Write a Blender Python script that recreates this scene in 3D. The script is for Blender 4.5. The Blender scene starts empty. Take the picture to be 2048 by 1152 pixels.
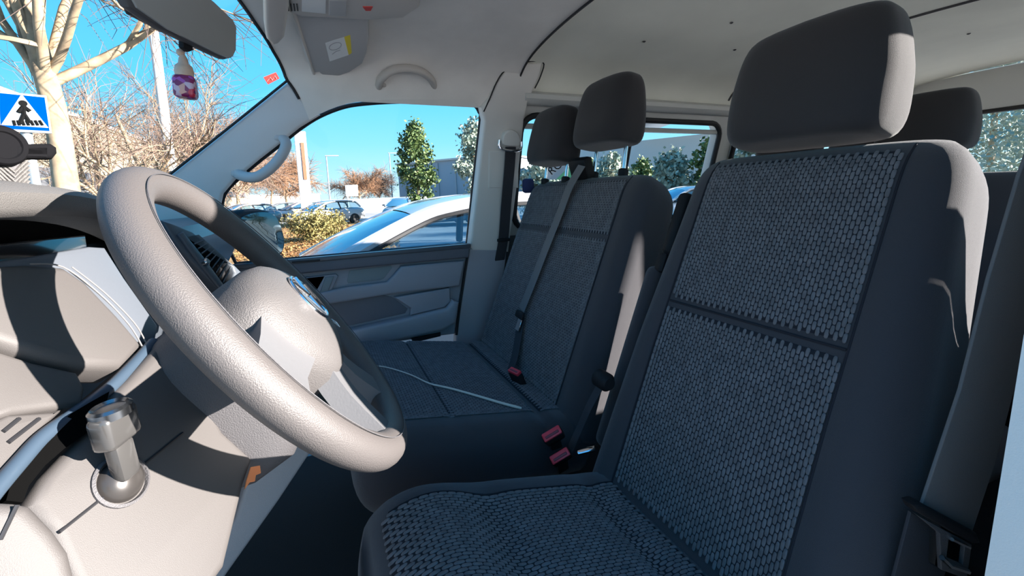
import bpy, bmesh, math, random
import numpy as np
from mathutils import Vector, Matrix
random.seed(7); rng = np.random.default_rng(7)
scene = bpy.context.scene
col = scene.collection

# ------------------------------------------------------------------ camera
# x = towards the rear of the van, y = towards the passenger side, z = up; origin at the lens
F, CX, CY = 840.0, 1024.0, 480.0
def nz(v):
    v = np.array(v, float); return v / np.linalg.norm(v)
_L = nz([(640 - CX) / F, (CY - 402) / F, -1]); _R = nz([(2900 - CX) / F, (CY - 311.6) / F, -1])
_X = nz(_R - _L * np.dot(_R, _L)); _Z = np.cross(_X, _L)
CAM = np.stack([_X, _L, _Z], 1)                      # camera axes <- world axes
cam_data = bpy.data.cameras.new('camera'); cam = bpy.data.objects.new('camera', cam_data); col.objects.link(cam)
cam_data.sensor_width = 36; cam_data.lens = F / 2048 * 36
cam_data.shift_y = (CY - 576) / 2048; cam_data.clip_start = 0.02; cam_data.clip_end = 900
cam.matrix_world = Matrix(CAM.T.tolist()).to_4x4()
scene.camera = cam

# ------------------------------------------------------------------ world, sun, exposure
SUN = nz([-1.55, 1.0, -0.57])
w = bpy.data.worlds.new('sky'); scene.world = w; w.use_nodes = True
nt = w.node_tree; bg = nt.nodes['Background']
tc = nt.nodes.new('ShaderNodeTexCoord'); sx = nt.nodes.new('ShaderNodeSeparateXYZ'); nt.links.new(tc.outputs['Generated'], sx.inputs[0])
sr = nt.nodes.new('ShaderNodeValToRGB'); nt.links.new(sx.outputs['Z'], sr.inputs[0]); nt.links.new(sr.outputs[0], bg.inputs['Color'])
sr.color_ramp.elements[0].position = 0.0; sr.color_ramp.elements[0].color = (.33, .46, .52, 1)          # clear winter sky: pale at the horizon, deep blue overhead
sr.color_ramp.elements[1].position = 1.0; sr.color_ramp.elements[1].color = (.035, .20, .48, 1)
for p_, c_ in ((.05, (.24, .43, .53, 1)), (.12, (.14, .39, .56, 1)), (.22, (.07, .34, .57, 1)), (.45, (.04, .25, .53, 1))):
    e_ = sr.color_ramp.elements.new(p_); e_.color = c_
bg.inputs['Strength'].default_value = 1.15
sd = bpy.data.lights.new('sun', 'SUN'); sd.energy = 13; sd.angle = math.radians(0.6); sd.color = (1.0, 0.93, 0.87)
so = bpy.data.objects.new('sun', sd); col.objects.link(so); so.location = (6, -6, 6)
so.rotation_euler = Vector(SUN.tolist()).to_track_quat('-Z', 'Y').to_euler()
scene.view_settings.view_transform = 'Standard'; scene.view_settings.look = 'None'
scene.view_settings.exposure = 1.05; scene.view_settings.gamma = 1.0
scene.view_settings.use_curve_mapping = False

# ------------------------------------------------------------------ pixel helpers (2048 x 1152 frame)
def ray(px, py): return CAM.T @ np.array([(px - CX) / F, (CY - py) / F, -1.0])
def P(px, py, x=None, y=None, z=None):
    d = ray(px, py)
    if x is not None: return d * x / d[0]
    if y is not None: return d * y / d[1]
    return d * z / d[2]
class Plane:
    def __init__(s, p, n, udir=None):
        s.p = np.array(p, float); s.n = nz(n)
        u = np.array(udir if udir is not None else np.cross([0, 0, 1], s.n), float)
        u = u - s.n * np.dot(u, s.n); s.u = nz(u); s.v = np.cross(s.n, s.u)
    def hit(s, px, py):
        d = ray(px, py); return d * np.dot(s.p, s.n) / np.dot(d, s.n)
    def uv(s, q): q = np.asarray(q, float) - s.p; return np.array([np.dot(q, s.u), np.dot(q, s.v)])
    def at(s, a, b, c=0.0): return s.p + s.u * a + s.v * b + s.n * c
def crom(pts, n=6, closed=False):
    pts = [np.array(p, float) for p in pts]; out = []; m = len(pts)
    for i in range(m if closed else m - 1):
        if closed: a, b, c, d = pts[i - 1], pts[i], pts[(i + 1) % m], pts[(i + 2) % m]
        else: a, b, c, d = pts[max(i - 1, 0)], pts[i], pts[i + 1], pts[min(i + 2, m - 1)]
        for k in range(n):
            t = k / n
            out.append(0.5 * (2 * b + (c - a) * t + (2 * a - 5 * b + 4 * c - d) * t * t + (3 * b - a - 3 * c + d) * t ** 3))
    if not closed: out.append(pts[-1])
    return np.array(out)

# ------------------------------------------------------------------ materials
MATS = {}
def mat(name, c, rough=0.6, metal=0.0, bump=0.0, bscale=400.0, var=0.0, vscale=6.0, sheen=0.0, spec=0.5, coat=0.0, c2=None, cover=0.0):
    if name in MATS: return MATS[name]
    m = bpy.data.materials.new(name); m.use_nodes = True; t = m.node_tree; b = t.nodes['Principled BSDF']
    b.inputs['Base Color'].default_value = (*c, 1); b.inputs['Roughness'].default_value = rough; b.inputs['Metallic'].default_value = metal
    b.inputs['Specular IOR Level'].default_value = spec
    if sheen: b.inputs['Sheen Weight'].default_value = sheen; b.inputs['Sheen Roughness'].default_value = 0.4
    if coat: b.inputs['Coat Weight'].default_value = coat; b.inputs['Coat Roughness'].default_value = 0.05
    g = t.nodes.new('ShaderNodeNewGeometry')
    if bump:
        n = t.nodes.new('ShaderNodeTexNoise'); n.inputs['Scale'].default_value = bscale; n.inputs['Detail'].default_value = 3
        t.links.new(g.outputs['Position'], n.inputs['Vector'])
        bp = t.nodes.new('ShaderNodeBump'); bp.inputs['Strength'].default_value = bump; bp.inputs['Distance'].default_value = 0.002
        t.links.new(n.outputs['Fac'], bp.inputs['Height']); t.links.new(bp.outputs['Normal'], b.inputs['Normal'])
    if var or c2:
        n2 = t.nodes.new('ShaderNodeTexNoise'); n2.inputs['Scale'].default_value = vscale; n2.inputs['Detail'].default_value = 5
        t.links.new(g.outputs['Position'], n2.inputs['Vector'])
        r = t.nodes.new('ShaderNodeValToRGB'); t.links.new(n2.outputs['Fac'], r.inputs['Fac'])
        r.color_ramp.elements[0].position = 0.35; r.color_ramp.elements[1].position = 0.65
        d = c2 if c2 else tuple(min(1, k * (1 + var)) for k in c)
        lo = c if c2 else tuple(k * (1 - var) for k in c)
        r.color_ramp.elements[0].color = (*lo, 1); r.color_ramp.elements[1].color = (*d, 1)
        t.links.new(r.outputs['Color'], b.inputs['Base Color'])
    MATS[name] = m; return m
def glass_mat(name, tint=(0.98, 0.99, 0.99), refl=0.012, rough=0.0):
    if name in MATS: return MATS[name]
    m = bpy.data.materials.new(name); m.use_nodes = True; t = m.node_tree; t.nodes.clear()
    o = t.nodes.new('ShaderNodeOutputMaterial'); tr = t.nodes.new('ShaderNodeBsdfTransparent'); gl = t.nodes.new('ShaderNodeBsdfGlossy')
    tr.inputs['Color'].default_value = (*tint, 1); gl.inputs['Roughness'].default_value = rough
    mx = t.nodes.new('ShaderNodeMixShader'); mx.inputs['Fac'].default_value = refl
    t.links.new(tr.outputs[0], mx.inputs[1]); t.links.new(gl.outputs[0], mx.inputs[2]); t.links.new(mx.outputs[0], o.inputs['Surface'])
    MATS[name] = m; return m

M_LINER = mat('headliner', (0.82, 0.77, 0.71), 0.9, bump=0.25, bscale=900, var=0.04, vscale=9)
M_APIL = mat('pillar_trim', (0.70, 0.69, 0.68), 0.75, bump=0.15, bscale=700)
M_BPIL = mat('pillar_trim_beige', (0.74, 0.70, 0.65), 0.7, bump=0.15, bscale=700)
M_BPIL2 = mat('pillar_trim_lower', (0.32, 0.32, 0.35), 0.6, bump=0.2, bscale=600)
M_RCEIL = mat('roof_board', (0.82, 0.80, 0.70), 0.75, bump=0.1, bscale=300, var=0.05, vscale=3)
M_RSTEEL = mat('painted_steel', (0.62, 0.61, 0.57), 0.45, bump=0.05)
M_DOOR = mat('door_plastic', (0.30, 0.31, 0.35), 0.55, bump=0.25, bscale=600)
M_DOORD = mat('door_plastic_dark', (0.13, 0.135, 0.16), 0.55, bump=0.25, bscale=600)
M_DOORG = mat('door_recess', (0.20, 0.25, 0.27), 0.5, bump=0.2, bscale=600)
M_SEAL = mat('rubber_seal', (0.012, 0.012, 0.014), 0.6)
M_DASH = mat('dash_plastic', (0.10, 0.095, 0.09), 0.55, bump=0.5, bscale=1100)
M_DASHD = mat('dash_plastic_dark', (0.07, 0.067, 0.07), 0.6, bump=0.4, bscale=900)
M_DASHS = mat('dash_plastic_smooth', (0.085, 0.095, 0.11), 0.35, bump=0.05)
M_LOW = mat('dash_plastic_pale', (0.070, 0.064, 0.061), 0.6, bump=0.18, bscale=2200)
M_CLUST = mat('cluster_glass', (0.006, 0.007, 0.009), 0.12, coat=0.6)
M_WHEEL = mat('wheel_rim_grain', (0.080, 0.072, 0.069), 0.5, bump=0.35, bscale=1000)
M_WHEELS = mat('wheel_spoke', (0.12, 0.12, 0.125), 0.4, bump=0.1)
M_BAG = mat('airbag_grain', (0.090, 0.084, 0.082), 0.5, bump=0.5, bscale=800)
M_CHROME = mat('chrome', (0.75, 0.76, 0.78), 0.15, metal=1.0)
M_FAB = mat('seat_cloth_plain', (0.040, 0.038, 0.044), 0.95, bump=0.5, bscale=1500, sheen=0.25)
M_FABD = mat('seat_cloth_base', (0.012, 0.012, 0.018), 0.95, bump=0.3, bscale=1500)
M_PAD = mat('seat_cloth_weave', (0.125, 0.118, 0.125), 0.9, bump=0.3, bscale=2500, sheen=0.2, var=0.2, vscale=60)
M_HEAD = mat('headrest_cloth', (0.030, 0.026, 0.027), 0.95, bump=0.4, bscale=1500, sheen=0.25)
M_BLK = mat('black_plastic', (0.012, 0.012, 0.014), 0.6, spec=0.2)
M_BLKR = mat('black_soft', (0.010, 0.010, 0.012), 0.8)
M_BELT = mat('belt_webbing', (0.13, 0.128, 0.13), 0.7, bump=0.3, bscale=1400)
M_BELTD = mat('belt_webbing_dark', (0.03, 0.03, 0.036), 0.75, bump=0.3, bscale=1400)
M_RED = mat('buckle_red', (0.65, 0.03, 0.05), 0.45)
M_REDD = mat('buckle_red_dark', (0.18, 0.02, 0.03), 0.5)
M_CORD = mat('pale_cord', (0.62, 0.57, 0.50), 0.8)
M_FLOOR = mat('floor_mat', (0.004, 0.004, 0.005), 0.95, bump=0.4, bscale=300)
M_MIRR = mat('mirror_dark_teal', (0.10, 0.14, 0.16), 0.03, metal=1.0)  # dark teal of reflected trees put into the mirror tint
M_MIRRD = mat('mirror_painted_grey', (0.30, 0.30, 0.29), 0.25)  # reflection of the headliner painted as a flat grey
M_WHITE = mat('white_print', (0.80, 0.80, 0.78), 0.6)
M_YEL = mat('yellow_print', (0.80, 0.62, 0.05), 0.6)
M_STICK = mat('red_sticker', (0.62, 0.05, 0.04), 0.6)
M_ORANGE = mat('orange_sticker', (0.80, 0.24, 0.08), 0.6)
M_GREYP = mat('grey_print', (0.35, 0.35, 0.36), 0.6)
M_VIS = mat('visor_vinyl', (0.46, 0.45, 0.44), 0.65, bump=0.15, bscale=700)
M_HANDLE = mat('handle_beige', (0.55, 0.50, 0.45), 0.5)
M_GHAND = mat('handle_grey', (0.50, 0.49, 0.49), 0.5)
M_WOOD = mat('pale_wood', (0.62, 0.44, 0.33), 0.6, var=0.1, vscale=60)
G_WIND = glass_mat('window_glass'); G_CAR = glass_mat('car_glass', (0.55, 0.70, 0.78), 0.15)

# ------------------------------------------------------------------ object helpers
def link(name, verts, faces, m, parent=None, smooth=True, kind=None, label=None, cat=None, group=None, recentre=True, sharp=40):
    verts = np.asarray(verts, float)
    c = np.array([verts[:, 0].mean(), verts[:, 1].mean(), verts[:, 2].min()]) if recentre else np.zeros(3)
    me = bpy.data.meshes.new(name); me.from_pydata((verts - c).tolist(), [], [list(map(int, f)) for f in faces]); me.update()
    bm = bmesh.new(); bm.from_mesh(me); bmesh.ops.recalc_face_normals(bm, faces=bm.faces); bm.to_mesh(me); bm.free()
    if smooth:
        me.polygons.foreach_set('use_smooth', [True] * len(me.polygons))
        if sharp: me.set_sharp_from_angle(angle=math.radians(sharp))
    me.materials.append(m)
    return place(name, me, c, parent, kind, label, cat, group)
def place(name, me, loc, parent=None, kind=None, label=None, cat=None, group=None):
    o = bpy.data.objects.new(name, me); col.objects.link(o); o.location = Vector(np.asarray(loc, float).tolist())
    if parent is not None:
        o.parent = parent
        t = np.zeros(3); q = parent
        while q is not None: t = t + np.array(q.location); q = q.parent
        o.location = Vector((np.asarray(loc, float) - t).tolist())
    for k, v in (('kind', kind), ('label', label), ('category', cat), ('group', group)):
        if v: o[k] = v
    return o
def thing(name, label, cat, loc=(0, 0, 0), group=None, kind=None):
    o = bpy.data.objects.new(name, None); col.objects.link(o); o.location = Vector(np.asarray(loc, float).tolist()); o.empty_display_size = 0.05
    if label: o['label'] = label
    if cat: o['category'] = cat
    if group: o['group'] = group
    if kind: o['kind'] = kind
    return o
def grid_faces(nr, nc, close_r=False, close_c=False, off=0):
    f = []
    for i in range(nr if close_r else nr - 1):
        for j in range(nc if close_c else nc - 1):
            a = off + i * nc + j; b = off + i * nc + (j + 1) % nc; c = off + ((i + 1) % nr) * nc + (j + 1) % nc; d = off + ((i + 1) % nr) * nc + j
            f.append((a, b, c, d))
    return f
class MB:                                             # gathers shapes for ONE mesh
    def __init__(s): s.v = []; s.f = []
    def add(s, v, f):
        o = len(s.v); s.v.extend([tuple(map(float, q)) for q in v]); s.f.extend([tuple(k + o for k in q) for q in f]); return s
    def box(s, c, size, axes=None, bev=0.0, seg=2):
        bm = bmesh.new(); bmesh.ops.create_cube(bm, size=1.0)
        for v in bm.verts: v.co = Vector((v.co.x * size[0], v.co.y * size[1], v.co.z * size[2]))
        if bev: bmesh.ops.bevel(bm, geom=list(bm.edges), offset=min(bev, 0.49 * min(size)), segments=seg, profile=0.5, affect='EDGES')
        A = np.eye(3) if axes is None else np.array(axes, float)
        vs = [np.array(c, float) + np.array(v.co) @ A for v in bm.verts]; bm.verts.index_update()
        fs = [tuple(v.index for v in f.verts) for f in bm.faces]; bm.free(); return s.add(vs, fs)
    def tube(s, pts, r, n=8, flat=1.0, up=None, caps=True, closed=False):
        pts = np.asarray(pts, float); m = len(pts); R = np.full(m, r) if np.isscalar(r) else np.asarray(r, float)
        T = np.gradient(pts, axis=0) if not closed else np.roll(pts, -1, 0) - np.roll(pts, 1, 0)
        T /= np.linalg.norm(T, axis=1)[:, None] + 1e-12
        ref = np.array(up, float) if up is not None else (np.array([0, 0, 1.0]) if abs(T[0][2]) < 0.9 else np.array([1.0, 0, 0]))
        vs = []; a0 = np.linspace(0, 2 * np.pi, n, endpoint=False)
        for i in range(m):
            u = ref - T[i] * np.dot(ref, T[i]); u /= np.linalg.norm(u) + 1e-12; v = np.cross(T[i], u)
            if up is None: ref = u
            for a in a0: vs.append(pts[i] + R[i] * (math.cos(a) * u + flat * math.sin(a) * v))
        f = grid_faces(m, n, closed, True)
        if caps and not closed: f += [tuple(range(n))[::-1], tuple((m - 1) * n + k for k in range(n))]
        return s.add(vs, f)
    def ribbon(s, pts, side, width, thick, nrm=None):     # flat strap
        pts = np.asarray(pts, float); m = len(pts); side = np.asarray(side, float)
        S = np.tile(nz(side), (m, 1)) if side.ndim == 1 else side / np.linalg.norm(side, axis=1)[:, None]
        T = np.gradient(pts, axis=0); T /= np.linalg.norm(T, axis=1)[:, None]; N = np.cross(T, S); N /= np.linalg.norm(N, axis=1)[:, None]
        W = np.full(m, width) if np.isscalar(width) else np.asarray(width)
        vs = []
        for i in range(m):
            for a, b in ((-.5, -.5), (-.46, .5), (.46, .5), (.5, -.5)): vs.append(pts[i] + S[i] * W[i] * a + N[i] * thick * b)
        return s.add(vs, grid_faces(m, 4, False, True) + [(0, 1, 2, 3), tuple((m - 1) * 4 + k for k in (3, 2, 1, 0))])
    def lathe(s, c, axis, prof, n=20, start=0):
        a = nz(axis); u = nz(np.cross(a, [0.3, 0.5, 0.9])); v = np.cross(a, u); vs = []
        for (r, h) in prof:
            for k in range(n):
                t = 2 * math.pi * k / n; vs.append(np.array(c) + a * h + r * (math.cos(t) * u + math.sin(t) * v))
        m = len(prof)
        return s.add(vs, grid_faces(m, n, False, True) + [tuple(range(n))[::-1], tuple((m - 1) * n + k for k in range(n))])
    def build(s, name, m, parent=None, **k): return link(name, s.v, s.f, m, parent, **k)

def plate_mesh(loops, pl, thick, bevel=0.0, bres=2, face=0.0):
    """solid plate on plane pl; loops are lists of world points (first outer, rest holes); front at height `face` above the plane"""
    cu = bpy.data.curves.new('tmp', 'CURVE'); cu.dimensions = '2D'; cu.fill_mode = 'BOTH'
    cu.extrude = max(thick / 2 - bevel, 0.0001); cu.bevel_depth = bevel; cu.bevel_resolution = bres; cu.offset = -bevel
    for lp in loops:
        uv = [pl.uv(q) for q in lp]; sp = cu.splines.new('POLY'); sp.points.add(len(uv) - 1)
        for p, (a, b) in zip(sp.points, uv): p.co = (a, b, 0, 1)
        sp.use_cyclic_u = True
    o = bpy.data.objects.new('tmp', cu); col.objects.link(o)
    dg = bpy.context.evaluated_depsgraph_get(); dg.update()
    me = bpy.data.meshes.new_from_object(o.evaluated_get(dg))
    bm = bmesh.new(); bm.from_mesh(me); bmesh.ops.remove_doubles(bm, verts=bm.verts, dist=1e-5)
    vs = [pl.at(v.co.x, v.co.y, v.co.z - thick / 2 + face) for v in bm.verts]; bm.verts.index_update()
    fs = [tuple(v.index for v in f.verts) for f in bm.faces]; bm.free()
    bpy.data.objects.remove(o); bpy.data.curves.remove(cu); bpy.data.meshes.remove(me)
    return vs, fs
def plate(name, outer, pl, m, parent=None, thick=0.02, bevel=0.004, holes=(), smooth=0, face=0.0, world=False, **k):
    def cv(lp):
        q = crom(lp, smooth, True) if smooth else lp
        return list(q) if world else [pl.hit(a, b) for a, b in q]
    vs, fs = plate_mesh([cv(outer)] + [cv(h) for h in holes], pl, thick, bevel, face=face)
    return link(name, vs, fs, m, parent, sharp=35, **k)
def rloop(pl, cx, cy, wx, wy, r, n=5):                # rounded rectangle in plane coordinates -> world points
    out = []
    for sx, sy, a0 in ((1, 1, 0), (-1, 1, 90), (-1, -1, 180), (1, -1, 270)):
        for k in range(n + 1):
            a = math.radians(a0 + 90 * k / n)
            out.append(pl.at(cx + sx * (wx / 2 - r) + r * math.cos(a), cy + sy * (wy / 2 - r) + r * math.sin(a)))
    return out
def text_mesh(name, body, pl, c, size, m, parent=None, face=0.0005, up=None, extrude=0.0004, **k):
    cu = bpy.data.curves.new('txt', 'FONT'); cu.body = body; cu.size = size; cu.align_x = 'CENTER'; cu.align_y = 'CENTER'; cu.extrude = extrude
    o = bpy.data.objects.new('txt', cu); col.objects.link(o); dg = bpy.context.evaluated_depsgraph_get(); dg.update()
    me = bpy.data.meshes.new_from_object(o.evaluated_get(dg)); cc = pl.uv(c)
    vs = [pl.at(cc[0] + v.co.x, cc[1] + v.co.y, face + v.co.z) for v in me.vertices]; fs = [tuple(p.vertices) for p in me.polygons]
    bpy.data.objects.remove(o); bpy.data.curves.remove(cu); bpy.data.meshes.remove(me)
    return link(name, vs, fs, m, parent, smooth=False, **k)

# ================================================================== THE VAN BODY (setting)
YC = 0.95                                             # centre line of the van
US = Plane((0, 1.70, -0.2), (0, -1, -0.28), (1, 0, 0))   # passenger side above the sill, leaning in
DP = Plane((0, 1.69, 0), (0, -1, 0), (1, 0, 0))          # passenger door panel
def st(o): o['kind'] = 'structure'; return o
GROUND = -1.43; FLOOR = -0.98

b = MB(); b.box((1.2, 0.95, FLOOR - 0.03), (4.4, 1.56, 0.06)); b.build('floor', M_FLOOR, kind='structure', smooth=False)

# passenger-side window outline (photo pixels)
WIN = [(440, 470), (438, 425), (446, 388), (470, 360), (520, 318), (560, 287), (600, 255), (640, 230), (690, 211), (740, 204), (800, 201), (870, 201), (930, 202), (952, 208), (962, 222), (964, 240), (950, 365), (936, 489), (750, 505), (560, 521), (470, 529)]
WINS = [WIN[0]] + [tuple(q) for q in crom(WIN[1:17], 4)] + WIN[17:]
WINW = [US.hit(*q) for q in WINS]
# A-pillar trim
apil = plate('trim_1', [(250, 422), (335, 355), (455, 260), (575, 165), (585, 175), (626, 222), (641, 231), (600, 256), (560, 288), (520, 319), (470, 361), (446, 389), (438, 426), (440, 470), (300, 500)], US, M_APIL, thick=0.05, bevel=0.012, kind='structure')
link('window_seal', *(lambda m: (m.v, m.f))(MB().tube([US.hit(*q) + np.array([0, -.003, 0]) for q in crom([(245, 424), (335, 353), (455, 258), (573, 163)], 4)], 0.004, 6)), M_SEAL, apil)

# headliner: section in (y offset from centre, z)
SEC = np.array([(0.60, 0.33), (0.59, 0.372), (0.572, 0.415), (0.535, 0.452), (0.46, 0.488), (0.34, 0.512), (0.18, 0.526), (0, 0.53)])
sec = np.concatenate([SEC, SEC[:-1][::-1] * [-1, 1]])
sec = crom(sec, 4)
xf = lambda o: np.interp(abs(o), [0, .18, .32, .45, .54, .585, .6, .61], [-.175, -.165, -.145, -.115, -.085, -.062, -.03, 0.03])
topz = sorted([(q[0], q[2]) for q in [US.hit(*v) for v in crom(WIN[6:15], 5)]])
tx = [a for a, _ in topz]; tz = [c for _, c in topz]
rows = []; NX = 26
for (o, z) in sec:
    row = []
    x0 = float(xf(o)); x1 = 0.735
    for i in range(NX):
        s = i / (NX - 1); row.append((x0 + (x1 - x0) * s, YC + (o if o > 0 else o * 1.25), z))
    rows.append(row)
# extra rows down to the door-window edge on both sides
def edge_row(sgn):
    r = []
    for i in range(NX):
        x = -0.01 + (0.735 + 0.01) * i / (NX - 1); zz = float(np.interp(x, tx, tz)); y = 1.70 - 0.28 * (zz + 0.2) - 0.004
        r.append((x, y if sgn > 0 else 0.185, zz + 0.003))
    return r
rows = [edge_row(1)] + rows + [edge_row(-1)]
arr = np.array(rows); nr = len(rows)
up = arr.copy(); up[:, :, 2] += 0.03
vs = np.concatenate([arr.reshape(-1, 3), up.reshape(-1, 3)]); n0 = nr * NX
fs = grid_faces(nr, NX) + grid_faces(nr, NX, off=n0)
for i in range(nr - 1): fs += [(i * NX, (i + 1) * NX, n0 + (i + 1) * NX, n0 + i * NX), (i * NX + NX - 1, (i + 1) * NX + NX - 1, n0 + (i + 1) * NX + NX - 1, n0 + i * NX + NX - 1)]
ceiling = link('ceiling', vs, fs, M_LINER, kind='structure', sharp=50)
link('edge_seal', *(lambda m: (m.v, m.f))(MB().tube([arr[i, 0] + np.array([-.004, 0, -.001]) for i in range(1, nr - 1)], 0.005, 6)), M_SEAL, ceiling)

MB().tube([arr[i, NX - 1] + np.array([-.001, 0, -.004]) for i in range(2, nr - 2)], 0.004, 6).build('rear_joint', M_SEAL, ceiling)
# roof board of the rear cabin
RS = np.array([(0.62, 0.385), (0.605, 0.43), (0.56, 0.475), (0.46, 0.52), (0.30, 0.55), (0, 0.565)])
rsec = crom(np.concatenate([RS, RS[:-1][::-1] * [-1.22, 1]]), 4)
xs = np.linspace(0.74, 3.3, 14); arr2 = np.array([[(x, YC + o, z + 0.0) for x in xs] for o, z in rsec]); up2 = arr2 + [0, 0, 0.03]
n0 = arr2.shape[0] * 14
rc = link('trim_2', np.concatenate([arr2.reshape(-1, 3), up2.reshape(-1, 3)]), grid_faces(arr2.shape[0], 14) + grid_faces(arr2.shape[0], 14, off=n0), M_RCEIL, kind='structure')
MB().tube([(1.95, YC + o, z - .001) for o, z in rsec[4:-4]], 0.006, 6).build('board_joint', M_DASHD, rc)
MB().tube([(0.742, YC + o, z - .004) for o, z in rsec[2:-2]], 0.010, 8).build('front_edging', M_RSTEEL, rc)
for x, o in ((1.35, .12), (1.15, .33), (2.25, .1), (2.4, -.12), (2.2, .34), (1.6, .3)):
    z = float(np.interp(abs(o), [0, .3, .46], [.565, .55, .52])); MB().lathe((x, YC + o, z), (0, 0, -1), [(.006, 0), (.006, .002), (.003, .004)], 8).build('clip', M_DASHD, rc)

# B-pillar (passenger side): upper beige trim, lower grey trim
bp = plate('trim_3', [(964, 240), (958, 214), (975, 196), (988, 165), (1004, 142), (1032, 127), (1078, 125), (1074, 150), (1062, 176), (1050, 205), (1042, 240), (1030, 360), (1012, 500), (940, 497), (936, 489), (950, 365)], US, M_BPIL, thick=0.06, bevel=0.010, kind='structure', face=0.030)
plate('slot_frame', [(972, 300), (1030, 300), (1030, 372), (972, 372)], US, M_BPIL, bp, thick=0.01, bevel=0.003, face=0.034)
MB().tube([US.hit(*q) + US.n * .029 for q in crom([(962, 222), (974, 196), (987, 165), (1003, 142), (1031, 127), (1078, 124), (1075, 150), (1063, 176)], 4)], .0028, 6).build('trim_joint', M_SEAL, bp)
bl = plate('trim_4', [(938, 497), (1012, 500), (1000, 600), (985, 720), (908, 720), (912, 660), (924, 580)], DP, M_BPIL2, thick=0.05, bevel=0.008, kind='structure', face=0.012)

# rear body side, passenger side, with window openings
def PX(x, z): return np.array([x, 1.70 - 0.28 * (z + 0.2), z])
def xzloop(pts, mir=False):
    o = [PX(x, z) for x, z in pts]
    return [np.array([q[0], 0.195 + .03 * (q[2] + .2), q[2]]) for q in o] if mir else o
def rwin(x0, x1, z0, z1, r=0.07, n=5):
    out = []
    for cx_, cz_, a0 in ((x1 - r, z1 - r, 0), (x0 + r, z1 - r, 90), (x0 + r, z0 + r, 180), (x1 - r, z0 + r, 270)):
        for k in range(n + 1):
            a = math.radians(a0 + 90 * k / n); out.append((cx_ + r * math.cos(a), cz_ + r * math.sin(a)))
    return out
US2 = Plane((0, 0.195, -0.2), (0, 1, -0.03), (-1, 0, 0))
W3, W4 = rwin(0.775, 1.93, -0.16, 0.315), rwin(2.06, 3.12, -0.16, 0.325)
outer = [(0.70, -0.2), (3.3, -0.2), (3.3, 0.40), (0.70, 0.40)]
OFF = np.array([0, .03, 0])
for side, pl, nm in ((False, US, 'wall_right'), (True, US2, 'wall_left')):
    sg = -1 if side else 1
    o_ = outer if not side else [(0.80, -0.27), (3.3, -0.27), (3.3, 0.40), (0.80, 0.40)]
    w3 = W3 if not side else rwin(0.90, 1.93, -0.20, 0.348)
    vs, fs = plate_mesh([[q + OFF * sg for q in xzloop(o_, side)], [q + OFF * sg for q in xzloop(w3, side)], [q + OFF * sg for q in xzloop(W4, side)]], pl, 0.05, 0.008, face=-0.03)
    wl = link(nm, vs, fs, M_RSTEEL, kind='structure')
    y = 1.74 if not side else 0.155
    MB().box((2.0 if not side else 2.05, y, -0.6), (2.6 if not side else 2.50, 0.05, 0.82)).build('lower_panel', M_DASHD, wl, smooth=False)
    y = 1.545 if not side else 0.21
    MB().tube([(0.76, y - .0 * sg, 0.375), (3.3, y, 0.375)], 0.028, 10, flat=1.6).build('roof_rail', M_RSTEEL, wl)
    for k, wn in enumerate((w3, W4)):
        MB().tube([q + OFF * sg * .6 for q in xzloop(wn, side)], 0.013, 8, closed=True).build('window_seal', M_SEAL, wl)
        wi = link(('window_3', 'window_4')[k] if not side else ('window_6', 'window_7')[k], *(lambda r: (r[0], r[1]))(plate_mesh([[q + OFF * sg * 1.6 for q in xzloop(wn, side)]], pl, 0.005, 0, face=-0.02)), G_WIND, kind='structure', smooth=False)
        if not side and k == 0:
            MB().tube([PX(0.79, .275) + OFF, PX(1.92, .275) + OFF], 0.012, 8).build('sliding_rail', M_RSTEEL, wi)
            MB().tube([PX(1.36, .275) + OFF, PX(1.36, -.15) + OFF], 0.010, 8).build('sliding_frame', M_SEAL, wi)
# tailgate
TG = Plane((3.3, YC, 0), (-1, 0, 0), (0, -1, 0))
def tgl(y0, y1, z0, z1, r): return [np.array([3.3, y, z]) for y, z in rwin(y0, y1, z0, z1, r)]
vs, fs = plate_mesh([[np.array([3.3, a, c]) for a, c in ((.16, -.95), (1.74, -.95), (1.72, .2), (1.58, .56), (.32, .56), (.18, .2))], tgl(.36, 1.54, -.12, .33, .09)], TG, 0.05, 0.01)
tg = link('wall_back', vs, fs, M_RSTEEL, kind='structure')
vs, fs = plate_mesh([tgl(.35, 1.55, -.13, .34, .09)], TG, .005, 0, face=-.02); link('window_5', vs, fs, G_WIND, kind='structure', smooth=False)
MB().tube(tgl(.355, 1.545, -.125, .335, .09), 0.012, 8, closed=True).build('window_seal', M_SEAL, tg)

# windscreen
NV, NH = 10, 14; g = []
oo = np.linspace(-.585, .585, NH)
for i in range(NV):
    t = i / (NV - 1); row = []
    for o in oo:
        top = np.array([float(xf(o)), YC + o, float(np.interp(abs(o), SEC[::-1, 0], SEC[::-1, 1]))])
        k = o / .585; bot = np.array([-0.66 - 0.22 * (1 - k * k), YC + k * 0.71, -0.055])
        q = top * (1 - t) + bot * t; q = q + np.array([-.018, 0, .012]) * math.sin(math.pi * t); row.append(q)
    g.append(row)
g = np.array(g)
link('window_1', np.concatenate([g.reshape(-1, 3), (g + [-.004, 0, .003]).reshape(-1, 3)]), grid_faces(NV, NH) + grid_faces(NV, NH, off=NV * NH), G_WIND, kind='structure')
WS = Plane((g[3, 10] + [.004, 0, -.003]), np.cross(g[3, 11] - g[3, 10], g[2, 10] - g[3, 10]) * (1 if np.cross(g[3, 11] - g[3, 10], g[2, 10] - g[3, 10])[0] > 0 else -1))

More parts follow.
